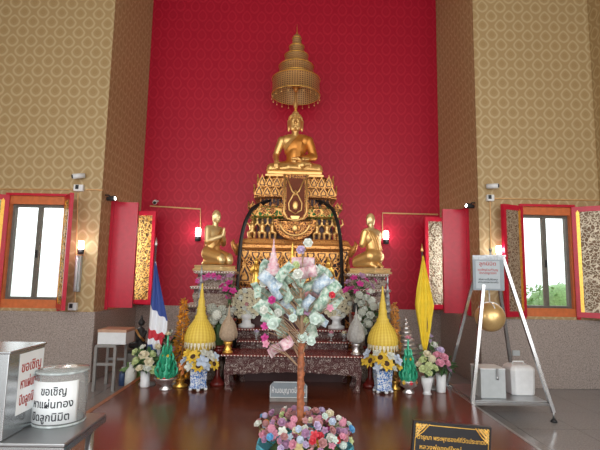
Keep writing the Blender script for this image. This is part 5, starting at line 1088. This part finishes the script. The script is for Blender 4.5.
def cctv(px, py, lb, d, Y=YW, side=0):
    c = P(px, py, Y - 0.10); t = thing('security_camera', lb, 'camera', c); d = Vector(d).normalized(); q = d.to_track_quat('Z', 'Y').to_matrix().to_4x4()
    MB().lathe([(0.001, -0.09), (0.036, -0.09), (0.038, 0.07), (0.03, 0.075), (0.001, 0.06)], 14).xf(q).obj('camera_body', 'white', t); MB().lathe([(0.001, 0.062), (0.028, 0.062), (0.028, 0.085), (0.001, 0.088)], 12).xf(q).obj('lens', 'black', t)
    if side: MB().tube([(0, 0, 0), (0.06 * side, 0, 0.03), (0.11 * side, 0, 0.03)], 0.013, 8).obj('bracket', 'white', t)
    else: MB().tube([(0, 0, 0), (0.03, 0.05, 0.03), (0.03, 0.099, 0.03)], 0.013, 8).obj('bracket', 'white', t)
cctv(78, 176, 'white security camera on the pier above the left window corner', (-0.8, -0.6, -0.25)); cctv(493, 186, 'white security camera on the pier above the right window corner', (0.8, -0.6, -0.05))
def spot(px, py, Y, lb, d, s_):
    c = P(px, py, Y); t = thing('spotlight', lb, 'spotlight', c); q = Vector(d).normalized().to_track_quat('Z', 'Y').to_matrix().to_4x4()
    MB().lathe([(0.001, -0.08), (0.03, -0.075), (0.045, 0.05), (0.04, 0.055), (0.001, 0.04)], 14).xf(q).obj('spotlight_body', 'blackmatt', t); MB().lathe([(0.001, 0.045), (0.036, 0.045), (0.001, 0.065)], 12).xf(q).obj('lit_lens', 'lamp', t)
    X = -NX * s_ if False else (NX if c.x > 0 else -NX); dx = X - c.x; MB().tube([(0, 0, 0), (dx * 0.5, 0, 0.05), (dx - math.copysign(0.002, dx), 0, 0.05)], 0.012, 8).obj('bracket', 'blackmatt', t)
spot(112, 198.5, 6.72, 'lit black spotlight above the red shutter in the left niche wall', (0.9, -0.1, 0.05), 1); spot(469, 206, 6.72, 'lit black spotlight above the red shutter in the right niche wall', (-0.9, -0.2, 0.05), -1)
cctv(155, 202, 'small security camera in the left corner of the red wall', (0.2, -0.9, -0.3), YB)
c = P(78, 272, YW - 0.04); t = thing('tube_light', 'pale unlit tube light fitting standing upright under the left pier lamp', 'light fitting', c); k = YW / 450
MB().box(-2.6 * k, 2.6 * k, -0.03, 0.038, -19 * k, 16 * k).obj('fitting_body', 'greybox', t, 0.006); MB().tube([(0, -0.05, -18 * k), (0, -0.05, 15 * k)], 0.016, 10).obj('tube', 'white', t)
# ================================================================ hanging golden ball on a steel frame
fc = Vector((2.447, 5.46, 0)); fs_ = thing('steel_stand', 'four-legged steel frame carrying the golden ball, right of the platform', 'frame', fc)
hw_ = 0.45; apz = 1.80; zb_ = 0.18; tw = 0.10
feet = [(-hw_, -0.42), (hw_, -0.42), (hw_, 0.42), (-hw_, 0.42)]; tops = [(-tw, -tw), (tw, -tw), (tw, tw), (-tw, tw)]
for (a, b) in zip(feet, tops):
    g = MB().tube([(a[0], a[1], 0.10), (b[0], b[1], apz)], 0.025, 4, smooth=False).obj('leg', 'steel', fs_)
    MB().tube([(a[0], a[1], 0.03), (a[0], a[1], 0.12)], 0.010, 8).obj('levelling_screw', 'steel_dull', g); MB().lathe([(0.001, 0.001), (0.035, 0.001), (0.03, 0.02), (0.012, 0.035), (0.001, 0.035)], 12, (a[0], a[1], 0)).obj('foot_pad', 'blackmatt', g)
for i in range(4):
    a, b = feet[i], feet[(i + 1) % 4]; s_ = 0.965; MB().tube([(a[0] * s_, a[1] * s_, zb_), (b[0] * s_, b[1] * s_, zb_)], 0.020, 4, smooth=False).obj('base_rail', 'steel', fs_)
MB().box(-0.40, 0.40, -0.385, 0.385, zb_ + 0.018, zb_ + 0.028).obj('shelf', 'steel_dull', fs_)
MB().box(-0.13, 0.13, -0.13, 0.13, apz, apz + 0.02).tube([(0, 0, apz + 0.02), (0, 0, apz + 0.07)], 0.012, 8).ball((0, 0, apz + 0.09), 0.022).tube([(0, 0, apz), (0, 0, 1.42)], 0.012, 8).obj('top_plate', 'steel_dull', fs_)
bc = P(490, 317, 5.46); rb_ = 14.3 * 5.46 / 450
gb = thing('golden_ball', 'round gold-leafed stone ball hanging inside the steel frame', 'ball', bc)
m = MB().ball((0, 0, 0), rb_, 40, 26); m.obj('ball_body', 'goldleaf', gb)
m = MB()
for a in (0, PI / 2): m.tube([(rb_ * 1.02 * math.cos(a) * math.sin(q), rb_ * 1.02 * math.sin(a) * math.sin(q), rb_ * 1.02 * math.cos(q)) for q in [-0.9 + 0.1 * j for j in range(19)]], 0.007, 6)
m.tube([(0, 0, rb_ * 1.02), (0, 0, 1.42 - bc.z)], 0.009, 6); m.obj('hanging_cord', 'white', gb)
sgn = thing('notice_board', 'grey notice board with red and white writing at the top of the steel frame', 'sign', (P(489.5, 289, 5.27).x, 5.29, 1.40)); w2 = 0.185; H_ = PZ(489, 255, 5.20) - 1.40
MB().box(-w2, w2, -0.008, 0.008, 0, H_ - 0.05).obj('board', 'signgrey', sgn); MB().box(-w2, w2, -0.010, 0.012, H_ - 0.049, H_).obj('header_strip', 'pewter', sgn)
MB().box(-w2 * 0.82, w2 * 0.72, -0.011, -0.009, 0.02, H_ - 0.065).obj('paper', 'signpaper', sgn)
text('lettering', 'ลูกนิมิต', 0.06, 'redink', sgn, T(-0.01, -0.0125, H_ - 0.10), width=0.2)
text('lettering', 'ขอเชิญร่วมทำบุญ\nปิดทองลูกนิมิต', 0.036, 'redink', sgn, T(-0.01, -0.0125, H_ - 0.19), width=0.24)
text('lettering', 'เพื่อความเป็นสิริมงคล\nแก่ตนเองและครอบครัว', 0.030, 'ink', sgn, T(-0.01, -0.0125, H_ - 0.30), width=0.24)
for s_ in (-1, 1): MB().tube([(s_ * 0.10, 0.0, H_ - 0.03), (s_ * 0.09, 0.10, apz - 1.40 - 0.01)], 0.006, 6).obj('fixing_arm', 'steel_dull', sgn)
# boxes on its shelf
x0 = PX(477, 405, 5.18); x1 = PX(506, 405, 5.18)
zs_ = zb_ + 0.029
db = thing('donation_box', 'pale grey metal donation box with a hasp on the steel frame shelf', 'box', ((x0 + x1) / 2 + 0.02, 5.30, zs_)); w2 = (x1 - x0) / 2 * 0.86; Hb = PZ(492, 371, 5.08) - zs_
MB().box(-w2, w2, -0.14, 0.14, 0, Hb).obj('box_body', 'greybox', db, 0.006); MB().box(-w2 - 0.004, w2 + 0.004, -0.145, 0.145, Hb, Hb + 0.012).obj('lid', 'white', db, 0.003); MB().box(0.03, 0.055, -0.158, -0.146, Hb - 0.08, Hb + 0.012).ball((0.042, -0.156, Hb - 0.09), (0.016, 0.01, 0.02)).obj('hasp', 'steel_dull', db)
x0 = PX(510, 400, 5.35); x1 = PX(535, 400, 5.35); w2 = (x1 - x0) / 2 * 0.98
pb = thing('plastic_bin', 'white plastic bin with rounded shoulders beside the grey donation box', 'bin', ((x0 + x1) / 2 + 0.005, 5.43, zs_)); Hp = PZ(520, 367, 5.24) - zs_
def rr_(w_, d_, c_): return [(w_, d_ - c_), (w_ - c_, d_), (-w_ + c_, d_), (-w_, d_ - c_), (-w_, -d_ + c_), (-w_ + c_, -d_), (w_ - c_, -d_), (w_, -d_ + c_)]
m = MB(); rings = [(0, 0.93), (0.02, 0.96), (Hp * 0.75, 1.0), (Hp * 0.84, 1.02), (Hp * 0.92, 0.96), (Hp, 0.72)]; vs = []; fs2 = []
for z_, q in rings: vs += [(x * q, y * q, z_) for x, y in rr_(w2, 0.14, 0.04)]
for i in range(len(rings) - 1):
    for j in range(8): fs2.append((i * 8 + j, i * 8 + (j + 1) % 8, (i + 1) * 8 + (j + 1) % 8, (i + 1) * 8 + j))
fs2 += [tuple(reversed(range(8))), tuple(range(40, 48))]; m.add(vs, fs2, False).obj('bin_body', 'white', pb, 0.008); MB().tube([(-0.07, 0, Hp - 0.005), (-0.06, 0, Hp + 0.03), (0.06, 0, Hp + 0.03), (0.07, 0, Hp - 0.005)], 0.009, 8).obj('handle', 'white', pb)
k = (YW - 0.04) / 450; o = MB().cbox((0, 0, 0), (10 * k * 0.7, 0.02, 5 * k)).obj('wall_socket', 'greybox'); o.location = P(516, 353, YW - 0.047); tag(o, 'small grey socket plate on the granite wall behind the steel frame', 'socket')
# ================================================================ stainless table with jar and donation box
tz = PZ(106, 413, 2.40) ; TZ = 0.92
tx1 = PX(106, 413, 1.9); 
def onz(px, py, z): 
    d = ROT @ Vector((px - 300, 225 - py, -FPX)); return EYE + d * ((z - EYE.z) / d.z)
A_ = onz(106, 413, TZ); Bf = onz(65, 444, TZ); XR = (A_.x + Bf.x) / 2; Yb, Yf = A_.y, Bf.y
st = thing('steel_table', 'stainless steel table at the lower left holding the clear jar and steel box', 'table', (XR - 0.6, (Yb + Yf) / 2, PLAT)); hy = (Yb - Yf) / 2; H_ = TZ - PLAT
MB().box(-0.6, 0.6, -hy, hy, H_ - 0.012, H_).obj('tabletop', 'steel_dull', st, 0.003)
MB().box(-0.6, 0.6, -hy, -hy + 0.004, H_ - 0.035, H_ - 0.0125).box(0.596, 0.6, -hy + 0.004, hy, H_ - 0.035, H_ - 0.0125).box(-0.6, 0.595, hy - 0.004, hy, H_ - 0.035, H_ - 0.0125).obj('folded_edge', 'steel', st)
for sx in (-1, 1):
    for sy in (-1, 1):
        l = MB().tube([(sx * 0.555, sy * (hy - 0.045), 0.03), (sx * 0.555, sy * (hy - 0.045), H_ - 0.013)], 0.017, 12).obj('leg', 'steel', st); MB().lathe([(0.001, 0), (0.022, 0), (0.022, 0.04), (0.018, 0.045)], 12, (sx * 0.555, sy * (hy - 0.045), 0)).obj('foot', 'blackmatt', l)
MB().box(-0.54, 0.54, -hy + 0.05, hy - 0.05, 0.25, 0.262).obj('lower_shelf', 'steel_dull', st)
jc = onz(59, 421, TZ); jr = 23.0 * jc.y / 450; Hj = 47 * jc.y / 450
jar = thing('acrylic_jar', 'clear round acrylic donation jar with a white paper notice on the steel table', 'jar', (jc.x, jc.y, TZ + 0.001))
MB().lathe([(0.001, 0.004), (jr, 0.004), (jr, Hj)], 48).obj('jar_wall', 'acrylic', jar)
MB().lathe([(jr * 1.015, 0), (jr * 1.015, 0.008), (jr * 0.98, 0.008), (jr * 0.98, 0)], 48).obj('bottom_rim', 'glassrim', jar)
MB().lathe([(jr * 0.97, Hj + 0.0), (jr * 1.02, Hj + 0.0), (jr * 1.02, Hj + 0.008), (jr * 0.3, Hj + 0.012), (0.001, Hj + 0.012)], 48).obj('lid', 'acrylic', jar)
MB().lathe([(jr * 0.98, Hj - 0.004), (jr * 1.025, Hj - 0.004), (jr * 1.025, Hj + 0.004), (jr * 0.98, Hj + 0.004)], 48).obj('top_rim', 'glassrim', jar)
pm = MB(); K = 24; a0, a1 = math.radians(-165), math.radians(-27)           # paper wrapped on the front of the jar
vs = []; R_ = jr + 0.0015
for i in range(K + 1):
    a = a0 + (a1 - a0) * i / K
    for r_, z_ in ((R_, 0.014), (R_, Hj * 0.86), (R_ + 0.0008, Hj * 0.86), (R_ + 0.0008, 0.014)): vs.append((r_ * math.cos(a), r_ * math.sin(a), z_))
fs2 = []
for i in range(K):
    for q in range(4): fs2.append((i * 4 + q, (i + 1) * 4 + q, (i + 1) * 4 + (q + 1) % 4, i * 4 + (q + 1) % 4))
fs2 += [(0, 1, 2, 3), (K * 4 + 3, K * 4 + 2, K * 4 + 1, K * 4)]
pp = pm.add(vs, fs2, True).obj('paper_notice', 'paper', jar)
def bendj(c):
    a = math.radians(-128) + c.x / R_; r = R_ + 0.0016 - c.y; return Vector((r * math.cos(a), r * math.sin(a), c.z))
def jline(body, sz, z, dx, wd): text('lettering', body, sz, 'ink', pp, width=wd, bend=lambda c: bendj(Vector((c.x + dx, c.y, c.z + z))))
jline('ขอเชิญ', jr * 0.44, Hj * 0.68, jr * 0.35, jr * 0.95); jline('หาแผ่นทอง', jr * 0.42, Hj * 0.44, jr * -0.05, jr * 1.62); jline('ปิดลูกนิมิต', jr * 0.42, Hj * 0.20, jr * -0.05, jr * 1.5)
MB().lathe([(0.001, 0.009), (jr * 0.9, 0.009), (jr * 0.88, Hj * 0.10), (jr * 0.5, Hj * 0.15), (0.001, Hj * 0.13)], 18).obj('donated_notes', 'greybox', jar)
cb = onz(5, 442, TZ); ct_y = cb.y
bx = thing('steel_donation_box', 'tall stainless steel donation box with paper notices behind the clear jar', 'donation box', (cb.x - 0.212, cb.y, TZ + 0.001)); Hd = PZ(15, 354, cb.y) - TZ - 0.001; D_ = onz(33, 405, TZ).y - cb.y
D_ = 0.235
MB().box(-0.20, 0.20, 0, D_, 0, Hd).obj('box_body', 'steel', bx, 0.003)
MB().box(-0.205, 0.205, -0.005, D_ + 0.005, Hd, Hd + 0.008).obj('lid', 'steel', bx, 0.002)
pp = MB().box(0.2005, 0.2015, D_ * 0.28, D_ * 0.97, Hd * 0.22, Hd * 0.96).obj('paper_notice', 'paper', bx)
mt = T(0.2018, 0, 0) @ Rz(PI / 2)
for body, z_, sz in (('ขอเชิญ', 0.78, 0.052), ('หาแผ่นทอง', 0.58, 0.05), ('ปิดลูกนิมิต', 0.38, 0.05)): text('lettering', body, sz, 'redink', pp, T(0.2022, D_ * 0.62, Hd * z_) @ Rz(PI / 2), width=D_ * 0.55)
pf = MB().box(-0.17, 0.165, -0.0015, -0.0005, Hd * 0.15, Hd * 0.9).obj('paper_notice', 'paper', bx)
for body, z_ in (('ขอเชิญ', 0.74), ('หาแผ่นทอง', 0.54), ('ปิดลูกนิมิต', 0.34)): text('lettering', body, 0.06, 'redink', pf, T(0, -0.0022, Hd * z_), width=0.27)
# ================================================================ things in the far left corner
def gp(px, py): return onz(px, py, 0.0)
gt = thing('small_side_table', 'small grey open-framed table against the left wall', 'table', (-2.45, 6.28, 0.0)); x0, x1 = PX(98, 347, 6.15) , PX(117, 347, 6.15); cx = -2.50; gt.location = (cx, 6.25, 0)
zt_ = PZ(108, 345, 6.1); 
gt.location = ((x0 + x1) / 2 , 6.28, 0.001); hw_ = (x1 - x0) / 2; 
MB().box(-hw_ - 0.01, hw_ + 0.01, -0.2, 0.24, zt_ - 0.03, zt_).obj('tabletop', 'grey', gt)
for sx in (-1, 1):
    for sy in (-0.18, 0.22): MB().box(sx * hw_ - 0.018, sx * hw_ + 0.018, sy - 0.018, sy + 0.018, 0, zt_ - 0.03).obj('leg', 'grey', gt)
MB().box(-hw_ + 0.018, hw_ - 0.018, -0.19, -0.16, zt_ * 0.55, zt_ * 0.55 + 0.035).box(-hw_ + 0.018, hw_ - 0.018, 0.2, 0.23, zt_ * 0.55, zt_ * 0.55 + 0.035).obj('stretcher', 'grey', gt)
wb = thing('white_carton', 'long white box with a tan lid on the small grey table', 'box', ((x0 + x1) / 2 + 0.04, 6.30, zt_ + 0.003)); Hc = PZ(110, 330, 6.1) - zt_ 
MB().box(-0.17, 0.20, -0.17, 0.17, 0, Hc * 0.8).obj('box_body', 'white', wb, 0.004); MB().box(-0.175, 0.205, -0.175, 0.175, Hc * 0.8, Hc).obj('lid', 'boxlid', wb, 0.004)
def bottle(px, Y, h, r, lb, mat, cap='white'):
    t = thing('bottle', lb, 'bottle', (PX(px, 372, Y), Y, 0.001)); MB().lathe([(0.001, 0), (r, 0), (r, h * 0.6), (r * 0.85, h * 0.7), (r * 0.35, h * 0.84), (r * 0.35, h * 0.9)], 18).obj('bottle_body', mat, t); MB().lathe([(r * 0.42, h * 0.9), (r * 0.42, h), (0.001, h)], 14).obj('cap', cap, t)
bottle(131, 6.3, 0.33, 0.075, 'milky white plastic bottle on the floor left of the striped flag', 'bottle')
bottle(123, 6.45, 0.24, 0.05, 'small dark blue bottle beside the milky white bottle', 'bluebottle')
tag(leafmass(MB(), (0, 0, 0.20), (0.12, 0.08, 0.14), 34, 0.22, 77).tube([(0, 0, 0), (0, 0, 0.25)], 0.02, 6).obj('leafy_plant', 'paleleaf'), 'broad pale green leaves low on the floor behind the white bottle', 'plant').location = (PX(139, 372, 6.5), 6.5, 0.001)
m = MB().lathe([(0.09, 0), (0.10, 0.03), (0.05, 0.06)], 14).cap((0, 0, 0.1), 0.075, (0, 0, 0.28), 0.06).ball((0, 0, 0.40), 0.05).cap((0, 0, 0.43), 0.025, (0, 0, 0.52), 0.006).cap((-0.07, 0, 0.26), 0.025, (-0.03, -0.07, 0.16), 0.02).cap((0.07, 0, 0.26), 0.025, (0.03, -0.07, 0.16), 0.02).cap((-0.12, -0.03, 0.07), 0.045, (0.12, -0.03, 0.07), 0.045)
tz_ = PZ(140, 350, 6.9)
sd = thing('figure_stand', 'dark square block in the corner under the small dark statue', 'stand', (PX(140, 350, 6.9), 6.9, 0.001)); MB().box(-0.16, 0.16, -0.14, 0.14, 0, tz_ - 0.03).obj('stand_body', 'grey', sd); MB().box(-0.17, 0.17, -0.15, 0.15, tz_ - 0.03, tz_ - 0.002).obj('stand_top', 'blackmatt', sd)
ds = thing('dark_statue', 'small dark seated statue with gold sash in the left corner', 'statue', (PX(140, 350, 6.9), 6.9, tz_)); blend('body', m, 0.008, 'blackmatt', ds, smooth=2); MB().tube([(-0.06, -0.05, 0.3), (0.0, -0.085, 0.22), (0.07, -0.06, 0.14)], 0.018, 8).obj('sash', 'gold', ds)
# ================================================================ small things on the front tables
def glass_dish(px, Y, z, lb, col, gname):
    t = thing('offering_glass', lb, 'glass', (PX(px, 350, Y), Y, z + 0.001), group=gname); MB().lathe([(0.001, 0), (0.03, 0), (0.008, 0.01), (0.008, 0.04), (0.035, 0.06), (0.042, 0.10), (0.038, 0.10), (0.03, 0.065), (0.001, 0.05)], 16).obj('goblet', 'acrylic', t); bloom('flower', 'rose', col, (0, 0, 0.10), 0.035, (0, -0.4, 1), t)
for px, col, lb in ((256, 'lilac', 'stemmed glass with a lavender flower, left end of the middle table'), (311, 'white', 'stemmed glass with a white flower just right of the tree trunk on the middle table'), (331, 'pink', 'stemmed glass with a pink flower on the middle table, right of the trunk'), (344, 'cream', 'stemmed glass with a cream flower, right end of the middle table')): glass_dish(px, 5.93, zB, lb, col, 'stemmed offering glasses')
